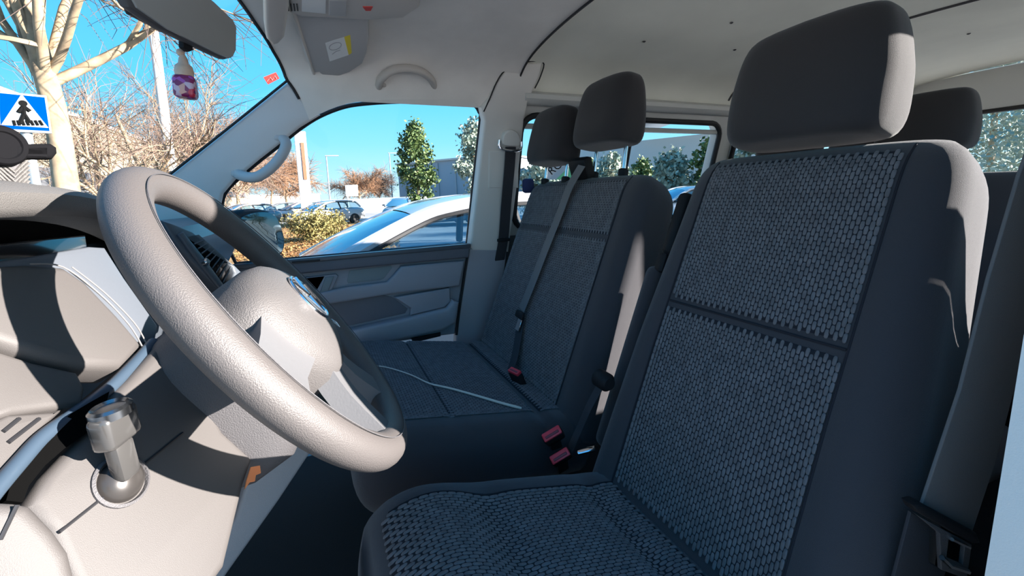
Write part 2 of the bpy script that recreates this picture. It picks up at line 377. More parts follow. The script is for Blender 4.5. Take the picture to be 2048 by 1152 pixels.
# passenger door
door = thing('door_1', None, None, P(750, 690, y=1.69), kind='structure')
vs, fs = plate_mesh([WINW], US, .004, 0, face=-.035)
link('window_2', vs, fs, G_WIND, kind='structure', smooth=False)
MB().tube([q + np.array([0, .022, 0]) for q in WINW], 0.007, 8, closed=True).build('window_seal', M_SEAL, door)
plate('door_panel', [(440, 545), (560, 540), (932, 508), (924, 575), (914, 625), (910, 668), (880, 672), (700, 696), (440, 740)], DP, M_DOOR, door, thick=.05, bevel=.006)
plate('belt_strip', [(440, 534), (556, 523), (936, 489), (934, 514), (760, 530), (577, 548), (440, 560)], DP, M_DOORD, door, thick=.05, bevel=.008, face=.03)
plate('belt_cap', [(440, 530), (556, 519), (936, 486), (936, 494), (556, 528), (440, 540)], DP, M_DASHS, door, thick=.03, bevel=.003, face=.036)
plate('window_scraper', [(585, 520), (640, 516), (640, 519), (585, 523)], DP, M_SEAL, door, thick=.01, bevel=.001, face=.040)
pr = plate('handle_surround', [(590, 556), (672, 547), (676, 551), (660, 586), (652, 590), (616, 593)], DP, M_DOOR, door, thick=.02, bevel=.003, face=.014, holes=[[(600, 558), (646, 553), (634, 575), (626, 579), (608, 581)]])
plate('handle_recess', [(597, 556), (650, 550), (636, 580), (606, 584)], DP, M_DOORD, door, thick=.004, bevel=0, face=.003)
plate('release_handle', [(650, 553), (668, 551), (656, 582), (640, 583)], DP, M_DOORG, door, thick=.012, bevel=.003, face=.02)
plate('grip_recess', [(699, 541), (782, 531), (784, 535), (768, 556), (762, 559), (696, 566), (694, 562)], DP, M_DOORG, door, thick=.006, bevel=.001, face=.003)
plate('upper_bulge', [(560, 600), (690, 572), (772, 562), (786, 548), (800, 531), (925, 520), (916, 570), (898, 572), (780, 586), (620, 612)], DP, M_DOOR, door, thick=.03, bevel=.010, face=.030)
plate('storage_pocket', [(632, 610), (768, 590), (784, 594), (815, 617), (810, 626), (676, 656)], DP, M_DOORD, door, thick=.006, bevel=.001, face=.004)
plate('pocket_front', [(675, 660), (812, 630), (888, 612), (900, 596), (912, 600), (906, 640), (880, 655), (712, 692), (660, 700)], DP, M_DOOR, door, thick=.06, bevel=.014, face=.05)
plate('pocket_side', [(786, 592), (896, 574), (898, 600), (886, 612), (818, 628), (820, 614)], DP, M_DOOR, door, thick=.03, bevel=.008, face=.030)
plate('lower_slot', [(822, 676), (880, 664), (880, 671), (826, 684)], DP, M_SEAL, door, thick=.06, bevel=.002, face=.012)
MB().tube([DP.hit(*q) + np.array([0, -.012, 0]) for q in crom([(935, 498), (930, 530), (918, 610), (911, 668)], 4)], .006, 6).build('door_seal', M_SEAL, door)

# near-side (driver) B-pillar and roof side, sill
nb = MB()
q0 = [(0.53, -0.98), (0.53, -0.45), (0.555, -0.30), (0.62, 0.0), (0.70, 0.3), (0.74, 0.44)]
for z_ in (0,):
    L_ = [(x, 0.148 + max(0, z + .2) * .02, z) for x, z in q0]
    R_ = [(x + .27, y, z) for x, y, z in L_]
    n = len(L_); vs = L_ + R_ + [(x, y - .05, z) for x, y, z in L_] + [(x, y - .05, z) for x, y, z in R_]
    fs = []
    for i in range(n - 1):
        fs += [(i, i + 1, n + i + 1, n + i), (2 * n + i, 3 * n + i, 3 * n + i + 1, 2 * n + i + 1), (i, 2 * n + i, 2 * n + i + 1, i + 1), (n + i, n + i + 1, 3 * n + i + 1, 3 * n + i)]
    nb.add(vs, fs)
nb.build('trim_5', M_BPIL, kind='structure', sharp=60)

# ================================================================== SEATS
class Cushion:
    """padded body: lateral axis u = +y, long axis t, front normal n"""
    def __init__(s, base, et, en, H, w0, w1, D, Db, r0, r1, bol=0.0, ub=0.2, sb=0.045, yc=0.5, pq=6.0, hump=None):
        s.base = np.array(base, float); s.et = nz(et); s.en = nz(np.array(en, float) - nz(et) * np.dot(en, nz(et)))
        s.H, s.w0, s.w1, s.D, s.Db, s.r0, s.r1, s.bol, s.ub, s.sb, s.yc, s.pq, s.hump = H, w0, w1, D, Db, r0, r1, bol, ub, sb, yc, pq, hump
    def ft(s, t, p=2.4):
        k = 1.0
        if s.r1 and t > s.H - s.r1: k = max(0.0, 1 - ((t - (s.H - s.r1)) / s.r1) ** p) ** (1 / p)
        if s.r0 and t < s.r0: k = min(k, max(0.0, 1 - ((s.r0 - t) / s.r0) ** p) ** (1 / p))
        return k
    def width(s, t):
        w = s.w0 + (s.w1 - s.w0) * (t / s.H)
        k = 1.0
        if s.r1 and t > s.H - s.r1: k = max(0.0, 1 - ((t - (s.H - s.r1)) / s.r1) ** 3) ** (1 / 3)
        if s.r0 and t < s.r0: k = min(k, max(0.0, 1 - ((s.r0 - t) / s.r0) ** 3) ** (1 / 3))
        return w * (0.72 + 0.28 * k)
    def front(s, u, t):
        w = s.width(t); q = min(1.0, abs(2 * u / w)); a = s.D * max(0.0, 1 - q ** s.pq) ** 0.4
        bl = s.bol(t) if callable(s.bol) else s.bol
        a += bl * math.exp(-((abs(u) - s.ub) / s.sb) ** 2) * (1 - q ** 8)
        if s.hump: a += s.hump(u, t)
        return a * s.ft(t)
    def pt(s, u, t, off=0.0):
        return s.base + np.array([0, 1.0, 0]) * u + s.et * t + s.en * (s.front(u, t) + off)
    def nrm(s, u, t):
        e = 0.004
        a = s.pt(u + e, t) - s.pt(u - e, t); b_ = s.pt(u, t + e) - s.pt(u, t - e); n = np.cross(a, b_)
        n = nz(n); return n if np.dot(n, s.en) > 0 else -n
    def body(s, name, m, parent, NT=44, NU=30):
        vs = []
        ts = s.H * (1 - np.cos(np.linspace(0, math.pi, NT))) / 2
        ts = 0.6 * ts + 0.4 * np.linspace(0, s.H, NT)
        for t in ts:
            w = s.width(t)
            for k in range(NU):
                a = math.pi * k / (NU - 1); u = -math.cos(a) * w / 2; vs.append(s.pt(u, t))
            for k in range(1, NU - 1):
                a = math.pi * k / (NU - 1); u = math.cos(a) * w / 2; q = abs(2 * u / w)
                vs.append(s.base + np.array([0, 1.0, 0]) * u + s.et * t - s.en * (s.Db + .055 * max(0, 1 - t / s.H)) * max(0, 1 - q ** 9) ** 0.4 * s.ft(t))  # extra thickness towards the base, added to block stray sun
        nc = 2 * NU - 2
        f = grid_faces(NT, nc, False, True) + [tuple(range(nc)), tuple((NT - 1) * nc + k for k in range(nc))]
        return link(name, vs, f, m, parent, sharp=0)
    def patch(s, name, u0, u1, t0, t1, m, parent, off=0.0025, nu=26, nt_=26):
        vs = []
        for i in range(nt_):
            for j in range(nu):
                t = t0 + (t1 - t0) * i / (nt_ - 1); u = u0 + (u1 - u0) * j / (nu - 1)
                ed = min(i, nt_ - 1 - i, j, nu - 1 - j); vs.append(s.pt(u, t, off if ed > 0 else -0.003))
        return link(name, vs, grid_faces(nt_, nu), m, parent, sharp=0)
    def pads(s, name, u0, u1, t0, t1, pu, ptc, m, parent, off=0.0025, h=0.0017, along='t', fill=0.93):
        """woven pads of the cloth: one raised oblong after another, every other column half a step on"""
        tv = []
        for k in range(10):
            a = 2 * math.pi * k / 10; tv.append((math.copysign(abs(math.cos(a)) ** .7, math.cos(a)), math.copysign(abs(math.sin(a)) ** .55, math.sin(a))))
        GN = 70; gu = np.linspace(u0 - .006, u1 + .006, GN); gt = np.linspace(t0 - .006, t1 + .006, GN)
        G = np.array([[s.pt(u, t, off - .0006) for u in gu] for t in gt]); DU = np.gradient(G, axis=1); DT = np.gradient(G, axis=0)
        nu_, ntt = int((u1 - u0) / pu), int((t1 - t0) / ptc); la = (u1 - u0) / nu_; lb = ptc
        ii, jj = np.meshgrid(np.arange(nu_), np.arange(ntt), indexing='ij'); U = u0 + (ii + .5) * la; T_ = t0 + (jj + .5 + .5 * (ii % 2)) * lb
        k_ = (T_ + lb * .45 < t1); U, T_ = U[k_], T_[k_]
        fu = (U - gu[0]) / (gu[1] - gu[0]); fv = (T_ - gt[0]) / (gt[1] - gt[0]); a_ = np.clip(fu.astype(int), 0, GN - 2); b_ = np.clip(fv.astype(int), 0, GN - 2); fu = (fu - a_)[:, None]; fv = (fv - b_)[:, None]
        smp = lambda A: (A[b_, a_] * (1 - fu) + A[b_, a_ + 1] * fu) * (1 - fv) + (A[b_ + 1, a_] * (1 - fu) + A[b_ + 1, a_ + 1] * fu) * fv
        C = smp(G); du = smp(DU); du /= np.linalg.norm(du, axis=1)[:, None]; dt = smp(DT); n = np.cross(du, dt); n /= np.linalg.norm(n, axis=1)[:, None]; n *= np.sign(n @ s.en)[:, None]
        dt = dt - du * np.sum(dt * du, 1)[:, None]; dt /= np.linalg.norm(dt, axis=1)[:, None]
        tpl = np.array([(a * .5 * fill * sc * la, b2 * .5 * (fill + .08) * sc * lb, hh) for sc, hh in ((1.0, 0), (.86, h * .75), (.45, h)) for a, b2 in tv])
        vs = (C[:, None] + tpl[None, :, :1] * du[:, None] + tpl[None, :, 1:2] * dt[:, None] + tpl[None, :, 2:] * n[:, None]).reshape(-1, 3)
        f0 = [(r * 10 + k, r * 10 + (k + 1) % 10, (r + 1) * 10 + (k + 1) % 10, (r + 1) * 10 + k) for r in range(2) for k in range(10)] + [tuple(20 + k for k in range(10))]
        fs = [tuple(o + q for q in f) for o in range(0, len(vs), 30) for f in f0]
        return link(name, vs, fs, m, parent, sharp=0, kind='stuff')

def headrest(parent, c, wdt, hgt, dep, tilt, post_z, name='headrest', m=M_HEAD, pw=0.078, NT=22, NU=36, turn=0.0):
    e = np.array([math.sin(tilt), 0, math.cos(tilt)]); n = np.array([-math.cos(tilt), 0, math.sin(tilt)]); y = np.array([0, 1.0, 0])
    if turn:
        ct, sn = math.cos(turn), math.sin(turn); R = np.array([[ct, -sn, 0], [sn, ct, 0], [0, 0, 1]]); e, n, y = R @ e, R @ n, R @ y
    vs = []
    for i in range(NT):
        s = -1 + 2 * i / (NT - 1); s = math.sin(s * math.pi / 2)
        k = max(0.0, 1 - abs(s) ** 4.2) ** (1 / 3.2)
        w = wdt * (0.80 + 0.20 * k) * (1.0 - 0.10 * max(0, s)) ; d = dep * (0.45 + 0.55 * k) * (1 - 0.22 * s)
        if i in (0, NT - 1): k = 0.55
        for j in range(NU):
            a = 2 * math.pi * j / NU
            cu = math.copysign(abs(math.cos(a)) ** .42, math.cos(a)); cn = math.copysign(abs(math.sin(a)) ** .55, math.sin(a))
            bow = 0.012 * (1 - cu * cu)
            vs.append(np.array(c) + y * cu * w / 2 * (0.93 + .07 * k) + n * (cn * d / 2 + bow * (cn > 0)) + e * s * hgt / 2)
    h = link(name, vs, grid_faces(NT, NU, False, True) + [tuple(range(NU)), tuple((NT - 1) * NU + k for k in range(NU))], m, parent, sharp=0)
    for sg in (-1, 1):
        a = np.array(c) + y * sg * pw - e * hgt * .45 - n * .022; b_ = a - e * (a[2] - post_z) / e[2]
        MB().tube([a, b_], .0065, 10).build('post', M_CHROME, h)
        MB().lathe(b_ - e * .002, e, [(.016, -.012), (.016, .006), (.012, .010), (.008, .011)], 14).build('post_collar', M_BLK, h)
    return h

EB = nz([0.38, 0, 0.925]); NB = nz([-0.925, 0, 0.38])
# ---- driver seat
ds = thing('captain_chair', 'large dark grey patterned driver seat in the right foreground, nearest the camera', 'seat', (0.40, 0.5, FLOOR))
db = Cushion(np.array([0.805, 0.5, 0.075]) - EB * 0.80 - NB * 0.055, EB, NB, 0.80, 0.555, 0.455, 0.055, 0.135, 0.03, 0.10,
             bol=lambda t: 0.032 * min(1, max(0, (0.80 - t) / 0.45)), ub=0.215, sb=0.05)
db.body('backrest', M_FAB, ds)
TS = 0.455
db.patch('upper_panel', -.166, .166, TS + .004, .775, M_FABD, ds); db.patch('lower_panel', -.168, .168, .06, TS - .004, M_FABD, ds)
db.pads('upper_weave', -.165, .165, TS + .008, .775, .0066, .0150, M_PAD, ds)
db.pads('lower_weave', -.167, .167, .06, TS - .006, .0066, .0150, M_PAD, ds)
for u in (-.17, .17): MB().tube([db.pt(u, t, .0005) for t in np.linspace(.05, .78, 30)], .0018, 6).build('piping', M_FABD, ds)
MB().tube([db.pt(u, TS, .0005) for u in np.linspace(-.168, .168, 24)], .0025, 6).build('seam', M_FABD, ds)
ETC, ENC = nz([0.965, 0, -0.26]), nz([0.26, 0, 0.965])
dc = Cushion(np.array([0.015, 0.5, -0.565]), ETC, ENC, 0.56, 0.50, 0.53, 0.075, 0.11, 0.13, 0.0,
             bol=lambda t: 0.020, ub=0.205, sb=0.05, hump=lambda u, t: (0.016 * math.exp(-((t - .10) / .07) ** 2) - 0.012 * math.exp(-((t - .20) / .035) ** 2) - .010 * math.exp(-((t - .43) / .02) ** 2)) * math.exp(-(u / .19) ** 4))
dc.body('seat_cushion', M_FAB, ds)
dc.patch('cushion_panel', -.168, .168, .014, .50, M_FABD, ds, nt_=44)
dc.pads('cushion_weave', -.167, .167, .016, .50, .0066, .0165, M_PAD, ds)
for u in (-.17, .17): MB().tube([dc.pt(u, t, .0005) for t in np.linspace(.03, .52, 30)], .0018, 6).build('piping', M_FABD, ds)
MB().box((.30, .5, -.82), (.44, .42, .30), bev=.02).build('seat_base', M_BLKR, ds)
headrest(ds, (0.845, 0.50, 0.175), .285, .215, .115, .16, .085)
MB().lathe((.565, .775, -.44), (0, 1, 0), [(.014, -.03), (.021, -.02), (.021, .012), (.016, .018), (0.006, .02)], 24).build('recliner_knob', M_BLK, ds)
ar = MB().box(db.base + EB * .64 + np.array([0, .262, 0]) - NB * .0, (.05, .035, .16), [NB, (0, 1, 0), EB], .015, 3).build('armrest_pivot', M_BLK, ds)
MB().box(db.base + EB * .54 + np.array([0, .272, 0]), (.04, .03, .05), [NB, (0, 1, 0), EB], .008, 2).build('armrest_catch', M_BLK, ds)
MB().box(db.base + EB * .30 + np.array([0, .290, 0]) - NB * .028, (.105, .05, .46), [NB, (0, 1, 0), EB], .022, 3).build('folded_armrest', M_FAB, ds)  # armrest box deepened rearward to block a sun streak on the bench

# ---- passenger double bench
pb = thing('passenger_bench', 'dark grey double passenger bench beside the far door, belt running down its middle', 'seat', (0.40, 1.235, FLOOR))
bb = Cushion(np.array([0.815, 1.235, 0.055]) - EB * 0.76 - NB * 0.045, EB, NB, 0.76, 0.755, 0.700, 0.045, 0.125, 0.03, 0.09, bol=0.012, ub=.33, sb=.04, yc=1.235, pq=9)
bb.body('backrest', M_FAB, pb, NU=40)
BS = 0.555
bb.patch('upper_panel', -.262, .318, BS + .003, .735, M_FABD, pb); bb.patch('lower_panel', -.264, .32, .06, BS - .003, M_FABD, pb)
bb.pads('upper_weave', -.262, .318, BS + .006, .735, .0066, .0150, M_PAD, pb); bb.pads('lower_weave', -.264, .32, .06, BS - .004, .0066, .0150, M_PAD, pb)
for u in (-.267, .323): MB().tube([bb.pt(u, t, .0005) for t in np.linspace(.05, .745, 30)], .0018, 6).build('piping', M_FABD, pb)
EPC, NPC = nz([0.98, 0, -0.19]), nz([0.19, 0, 0.98])
bc = Cushion(np.array([0.02, 1.235, -0.55]), EPC, NPC, 0.58, 0.745, 0.745, 0.06, 0.11, 0.11, 0.0, bol=0.006, ub=.33, sb=.03, yc=1.235, pq=10,
             hump=lambda u, t: -.012 * math.exp(-((t - .46) / .012) ** 2) - .006 * math.exp(-((t - .22) / .008) ** 2))
bc.body('seat_cushion', M_FAB, pb, NU=40)
bc.patch('cushion_panel', -.285, .325, .05, .455, M_FABD, pb, nt_=40); bc.patch('rear_panel', -.285, .325, .468, .56, M_FABD, pb)
M_PADB = mat('bench_weave', (0.11, 0.11, 0.122), 0.9, sheen=0.2, var=0.2, vscale=60)
bc.pads('cushion_weave', -.284, .324, .05, .455, .0066, .0165, M_PADB, pb, along='t'); bc.pads('rear_weave', -.284, .324, .47, .56, .0066, .0165, M_PADB, pb)
for t in (.215, .462): MB().tube([bc.pt(u, t, .001) for u in np.linspace(-.285, .325, 24)], .002, 6).build('seam', M_FAB, pb)
MB().box((.31, 1.25, -.80), (.46, .66, .34), bev=.02).build('seat_base', M_BLKR, pb)
headrest(pb, (0.885, 1.150, 0.245), .275, .215, .115, .16, .055)
headrest(pb, (0.835, 1.42, 0.205), .255, .205, .115, .16, .045)
gp = MB()
gp.box((0.83, 1.235, 0.075), (.05, .075, .075), [nz([.9, .3, .3]), nz([-.3, .9, 0]), nz([-.3, -.1, .9])], .012, 2)
gp.build('belt_guide', M_BLK, pb)

# ---- belts
def on_bench(px, py, off): 
    pl = Plane(bb.base + NB * .045, NB, (0, 1, 0)); return pl.hit(px, py) + NB * off
cb = thing('centre_seat_belt', 'dark seat belt running down the middle of the passenger bench backrest', 'seat belt', on_bench(1040, 730, .02))
pts = crom([on_bench(*q) for q in ((1178, 338, .030), (1150, 378, .022), (1128, 430, .018), (1100, 500, .018), (1075, 565, .018), (1052, 622, .018))], 4)
MB().ribbon(pts, nz(np.cross(pts[-1] - pts[0], NB)), .047, .002).build('webbing', M_BELT, cb)
MB().box(on_bench(1050, 632, .022), (.012, .055, .026), [NB, nz(np.cross(EB, NB)), EB], .006, 2).build('tongue_head', M_BLK, cb)
MB().box(on_bench(1047, 652, .020), (.003, .028, .04), [NB, nz(np.cross(EB, NB)), EB], .001, 1).build('tongue', M_CHROME, cb)
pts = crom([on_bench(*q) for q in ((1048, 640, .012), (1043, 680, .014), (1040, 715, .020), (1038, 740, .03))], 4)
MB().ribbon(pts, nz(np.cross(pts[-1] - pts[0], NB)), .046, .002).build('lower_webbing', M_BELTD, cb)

sbp = thing('pillar_seat_belt', 'dark seat belt hanging from its anchor on the far door pillar', 'seat belt', US.hit(985, 560))
def on_us(px, py, off): return US.hit(px, py) + US.n * off
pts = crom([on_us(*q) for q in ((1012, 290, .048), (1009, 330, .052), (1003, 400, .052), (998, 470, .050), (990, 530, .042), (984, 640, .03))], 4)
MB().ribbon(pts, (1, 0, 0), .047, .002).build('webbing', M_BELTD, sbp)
MB().tube(crom([on_us(*q) for q in ((990, 276, .046), (991, 292, .052), (1012, 297, .056), (1030, 294, .052), (1033, 280, .046))], 5), .006, 8).build('guide_loop', M_CHROME, sbp)
plate('guide_cover', [(995, 275), (1000, 262), (1012, 257), (1024, 262), (1030, 276), (1026, 288), (998, 286)], US, M_BPIL, sbp, thick=.03, bevel=.006, smooth=3, face=.056)
MB().box(on_us(997, 471, .056), (.058, .012, .014), None, .004, 2).build('tongue_head', M_BLK, sbp)

DBP = Plane((0.6, 0.225, 0), (-0.25, -1, 0), (1, 0, 0))
dbt = thing('driver_seat_belt', 'wide dark seat belt in the right foreground beside the driver seat', 'seat belt', DBP.hit(1880, 1100))
plate('webbing', [(2110, 160), (2040, 350), (1978, 560), (1922, 780), (1845, 1010), (1945, 1065), (1990, 930), (2040, 740), (2110, 520), (2180, 300)], DBP, M_BELT, dbt, thick=.004, bevel=.0012)
plate('tongue_head', [(1812, 1002), (1828, 998), (1940, 1058), (1948, 1078), (1930, 1080), (1820, 1016)], DBP, M_BLK, dbt, thick=.016, bevel=.004, face=.008)
plate('tongue', [(1822, 1022), (1932, 1082), (1922, 1150), (1872, 1132), (1868, 1060)], DBP, M_DASHD, dbt, thick=.005, bevel=.001, face=.006, holes=[[(1886, 1072), (1918, 1086), (1914, 1122), (1882, 1108)]])
MB().tube([DBP.hit(1888, 1068) + DBP.n * .008, DBP.hit(1922, 1084) + DBP.n * .008], .0022, 6).build('bright_edge', M_CHROME, dbt)
MB().tube([DBP.hit(1868, 1104) + DBP.n * .008, DBP.hit(1884, 1120) + DBP.n * .008, DBP.hit(1920, 1132) + DBP.n * .008], .003, 6).build('bright_edge', M_CHROME, dbt)
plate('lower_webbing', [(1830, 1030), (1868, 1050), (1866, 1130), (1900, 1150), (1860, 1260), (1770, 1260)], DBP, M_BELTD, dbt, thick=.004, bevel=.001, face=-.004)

def buckle(c, ax, label, nm='seat_belt_buckle'):
    ax = np.array(ax); bk = thing(nm, label, 'buckle', np.array(c) - ax[2] * .07, 'red seat belt buckles')
    MB().box(np.array(c) - ax[2] * .035, (.050, .022, .07), ax, .006, 2).build('buckle_body', M_BLK, bk)
    r = MB().box(np.array(c) + ax[2] * .004, (.046, .019, .010), ax, .003, 2).build('release_button', M_RED, bk)
    MB().box(np.array(c) + ax[2] * .0085 - ax[1] * .002, (.034, .006, .003), ax, .001, 1).build('button_groove', M_REDD, r)
    MB().ribbon([np.array(c) - ax[2] * .06, np.array(c) - ax[2] * .12 - np.array([0, 0, .03])], ax[0], .03, .004).build('stalk', M_BLKR, bk)
    return bk
yx = lambda d, n: (lambda a: (a, nz(np.cross(nz(n), a)), nz(n)))(nz(np.array(d, float) - nz(n) * np.dot(d, nz(n))))
buckle(P(1030, 745, z=-.548), yx((.25, -.9, 0), (-.35, -.1, .9)), 'dark red belt buckle sunk between the passenger bench cushion and backrest')
buckle(P(1104, 868, y=.80), yx((.55, -.35, .5), (-.45, -.6, .6)), 'bright red belt buckle at the bench corner, upper of the two between the seats')
buckle(P(1120, 912, y=.78), yx((.6, -.35, .5), (-.45, -.65, .6)), 'bright red belt buckle low between the seats, just beyond the driver seat cushion')
MB().box(P(1172, 901, y=.79), (.045, .012, .010), yx((.9, -.35, .2), (-.3, -.5, .8)), .003, 2).build('latch_plate', M_CHROME, label='short bright metal strip between the two seats beside the red buckles', cat='bracket')
pts = crom([P(1205, 765, y=.80), P(1180, 810, y=.80), P(1160, 855, y=.81), P(1140, 900, y=.81)], 4)
MB().ribbon(pts, (.3, .9, .2), .03, .002).build('belt_stalk_strap', M_BELTD, label='thin dark strap slanting down into the gap between the two seats', cat='strap')

# white cord lying on the bench cushion
def on_bc(px, py, off):
    pl = Plane(bc.base + NPC * .06, NPC, (0, 1, 0)); return pl.hit(px, py) + NPC * off
pts = crom([on_bc(*q) for q in ((700, 728, .006), (738, 735, .008), (775, 741, .009), (820, 756, .010), (858, 773, .009), (900, 783, .009), (950, 797, .009), (1000, 812, .009), (1042, 823, .009))], 5)
rr = np.interp(np.linspace(0, 1, len(pts)), [0, .45, .55, .95, 1], [.0016, .0018, .0026, .0036, .0028])
MB().tube(pts, rr, 8).build('braided_cord', M_CORD, label='thin pale braided cord lying across the passenger bench cushion', cat='cord')

# ---- rear rows
def rear_bench(nm, x, y0, y1, heads, label, zt=0.02):
    r = thing(nm, label, 'seat', (x - .25, (y0 + y1) / 2, FLOOR))
    k = Cushion(np.array([x, (y0 + y1) / 2, zt]) - EB * .62 - NB * .04, EB, NB, .62, y1 - y0, y1 - y0 - .03, .04, .08, .03, .08, bol=.01, ub=(y1 - y0) / 2 - .05, pq=10)
    k.body('backrest', M_FAB, r)
    c2 = Cushion(np.array([x - .72, (y0 + y1) / 2, zt - .60]), nz([.98, 0, -.17]), nz([.17, 0, .98]), .52, y1 - y0, y1 - y0, .05, .1, .1, 0, pq=10); c2.body('seat_cushion', M_FAB, r)
    MB().box((x - .42, (y0 + y1) / 2, (FLOOR + zt - .68) / 2), (.3, y1 - y0 - .15, zt - .68 - FLOOR), bev=.02).build('seat_base', M_BLKR, r)
    for hy in heads: headrest(r, (x + .06, hy, zt + .150), .245, .18, .10, .13, zt + .01)
rear_bench('rear_bench', 1.72, .36, 1.32, (.70, 1.13), 'dark second-row bench behind the driver seat, its black headrest showing to the right')
rear_bench('rear_bench', 2.62, .26, 1.62, (.56, 1.35), 'dark third-row bench, its headrest cut by the right edge behind the belt', zt=0.0)

# ================================================================== STEERING WHEEL AND COLUMN
WC = np.array([-0.049, 0.538, -0.131]); WN = nz([0.818, -0.02, 0.575]); WU = nz(np.cross([0, 0, 1], WN)); WV = np.cross(WN, WU)   # WU lateral (+y), WV wheel-up
def wp(a, b_, c=0.0): return WC + WU * a + WV * b_ + WN * c
sw = thing('steering_wheel', 'big grained grey steering wheel in the left foreground with round emblem', 'steering wheel', wp(0, 0, -.05))
th = np.linspace(0, 2 * np.pi, 120, endpoint=False)
MB().tube([wp(.188 * math.cos(a), .188 * math.sin(a)) for a in th], .0172, 20, closed=True, flat=1.08, up=WN).build('rim', M_WHEEL, sw)
for a_, c_ in ((.2045, .0062), (.188, .0186)): MB().tube([wp(a_ * math.cos(a), a_ * math.sin(a), c_) for a in th], .0006, 5, closed=True).build('rim_seam', M_DASHD, sw)
WPL = Plane(WC, WN, WU)
W_ = lambda pts: [wp(a, c) for a, c in pts]
def wplate(name, pts, m, parent, thick, face, bevel, smooth=4, holes=()):
    return plate(name, list(crom(W_(pts), smooth, True)) if smooth else W_(pts), WPL, m, parent, thick=thick, bevel=bevel, face=face, world=True, holes=holes)
# domed airbag cover
NA, NR = 48, 12; out = crom([(-.092, .040), (-.05, .062), (0, .068), (.05, .062), (.092, .040), (.098, .0), (.082, -.045), (.045, -.082), (0, -.090), (-.045, -.082), (-.082, -.045), (-.098, 0)], 4, True)
vs = []; nn = len(out)
for i in range(NR + 1):
    s = i / NR
    for q in out: vs.append(wp(q[0] * s, q[1] * s, .034 - .026 * s ** 3.2 if s < 1 else .0))
for q in out: vs.append(wp(q[0], q[1], -.035))
bagc = link('airbag_cover', vs, grid_faces(NR + 2, nn, False, True) + [tuple((NR + 1) * nn + k for k in range(nn))], M_BAG, sw, sharp=55)
for sg in (-1, 1):
    MB().ribbon([wp(sg * .07, -.005, .0), wp(sg * .12, -.012, -.006), wp(sg * .178, -.016, -.002)], WV, [.075, .058, .060], .024).build('spoke', M_WHEELS, sw)
    MB().ribbon(crom([wp(sg * .03, -.06, .0), wp(sg * .042, -.11, -.006), wp(sg * .062, -.172, -.002)], 3), WU + WV * sg * .35, .040, .022).build('spoke', M_WHEELS, sw)
# emblem: ring with V over W
EP = Plane(wp(0, .0, .0345), WN, WU)
em = MB().tube([wp(.030 * math.cos(a), .030 * math.sin(a), .0345) for a in th[::3]], .0022, 8, closed=True).build('emblem', M_CHROME, bagc)
for seq in ([(-.014, .0262), (-.0005, .0035), (.0005, .0035), (.014, .0262)], [(-.026, .012), (-.012, -.024), (-.0005, .0005), (.0005, .0005), (.012, -.024), (.026, .012)]):
    MB().tube([wp(a, c, .036) for a, c in seq], .0020, 6).build('emblem_stroke', M_CHROME, bagc)
LP = Plane(wp(.052, -.052, .026), nz(WN - WV * .18 + WU * .22), WU)
text_mesh('airbag_lettering', 'AIRBAG', LP, wp(.050, -.054, .026), .0105, M_WHITE, bagc, face=.001)
# column shroud
def sring(d, cv, wx, wv, n=36, p=.5):
    o = []
    for k in range(n):
        a = 2 * math.pi * k / n
        o.append(wp(wx * math.copysign(abs(math.cos(a)) ** p, math.cos(a)), cv + wv * math.copysign(abs(math.sin(a)) ** p, math.sin(a)), d))
    return o
rg = [sring(-.035, -.012, .052, .060), sring(-.045, -.020, .068, .080), sring(-.08, -.028, .074, .092), sring(-.12, -.026, .072, .090), sring(-.17, -.016, .066, .076), sring(-.24, -.01, .06, .066)]
colm = thing('steering_column', 'dark grey plastic steering column shroud behind the wheel', 'steering column', wp(0, -.1, -.12))
link('shroud', np.array(rg).reshape(-1, 3), grid_faces(6, 36, False, True) + [tuple(range(36)), tuple(5 * 36 + k for k in range(36))], M_DASHD, colm)

# ================================================================== DASHBOARD
dash = thing('dashboard', 'grey plastic dashboard behind the steering wheel, sunlit at its left end', 'dashboard', (-0.45, 0.95, FLOOR))
# bulk of the dash: profile in x,z swept across the cab
prof = [(-.80, -.06), (-.55, -.045), (-.38, -.035), (-.285, -.045), (-.262, -.075), (-.27, -.14), (-.30, -.20), (-.34, -.30), (-.42, -.55), (-.80, -.60)]
prof = np.array(prof); ys = np.linspace(.24, 1.66, 12)
vs = [(x, y, z) for y in ys for x, z in prof]; n = len(prof)
link('dash_body', vs, grid_faces(12, n, False, True) + [tuple(range(n)), tuple(11 * n + k for k in range(n))], M_DASHS, dash, sharp=30)
# instrument hood
hv = []
HY = np.linspace(.27, .80, 24)
def htop(y): return 0.030 - .055 * abs((y - .46) / .30) ** 2.6
for y in HY:
    zt = htop(y)
    for x, z in ((-.60, -.045), (-.45, zt * .5 - .015), (-.33, zt * .9), (-.25, zt), (-.222, zt - .006), (-.212, zt - .014), (-.213, zt - .026), (-.220, zt - .033), (-.26, zt - .034)): hv.append((x, y, z))
link('instrument_hood', hv, grid_faces(24, 9) + [tuple(range(9)), tuple(23 * 9 + k for k in range(9))], M_DASH, dash, sharp=45)
CP = Plane((-.235, .45, -.05), (.92, -.1, .25))
plate('cluster_glass', [(-60, 495), (60, 480), (172, 470), (176, 498), (60, 522), (-60, 545)], CP, M_CLUST, dash, thick=.01, bevel=.002)
M_CREASE = mat('crease_edge', (.16, .15, .145), .5)  # lighter tone paints the highlights along the knee panel creases
M_BEAD = mat('bead_shade_blue', (.035, .055, .08), .4)  # blue shade on the bead put into its base colour
D1 = Plane((-.222, .45, -.07), (.85, -.2, .5))
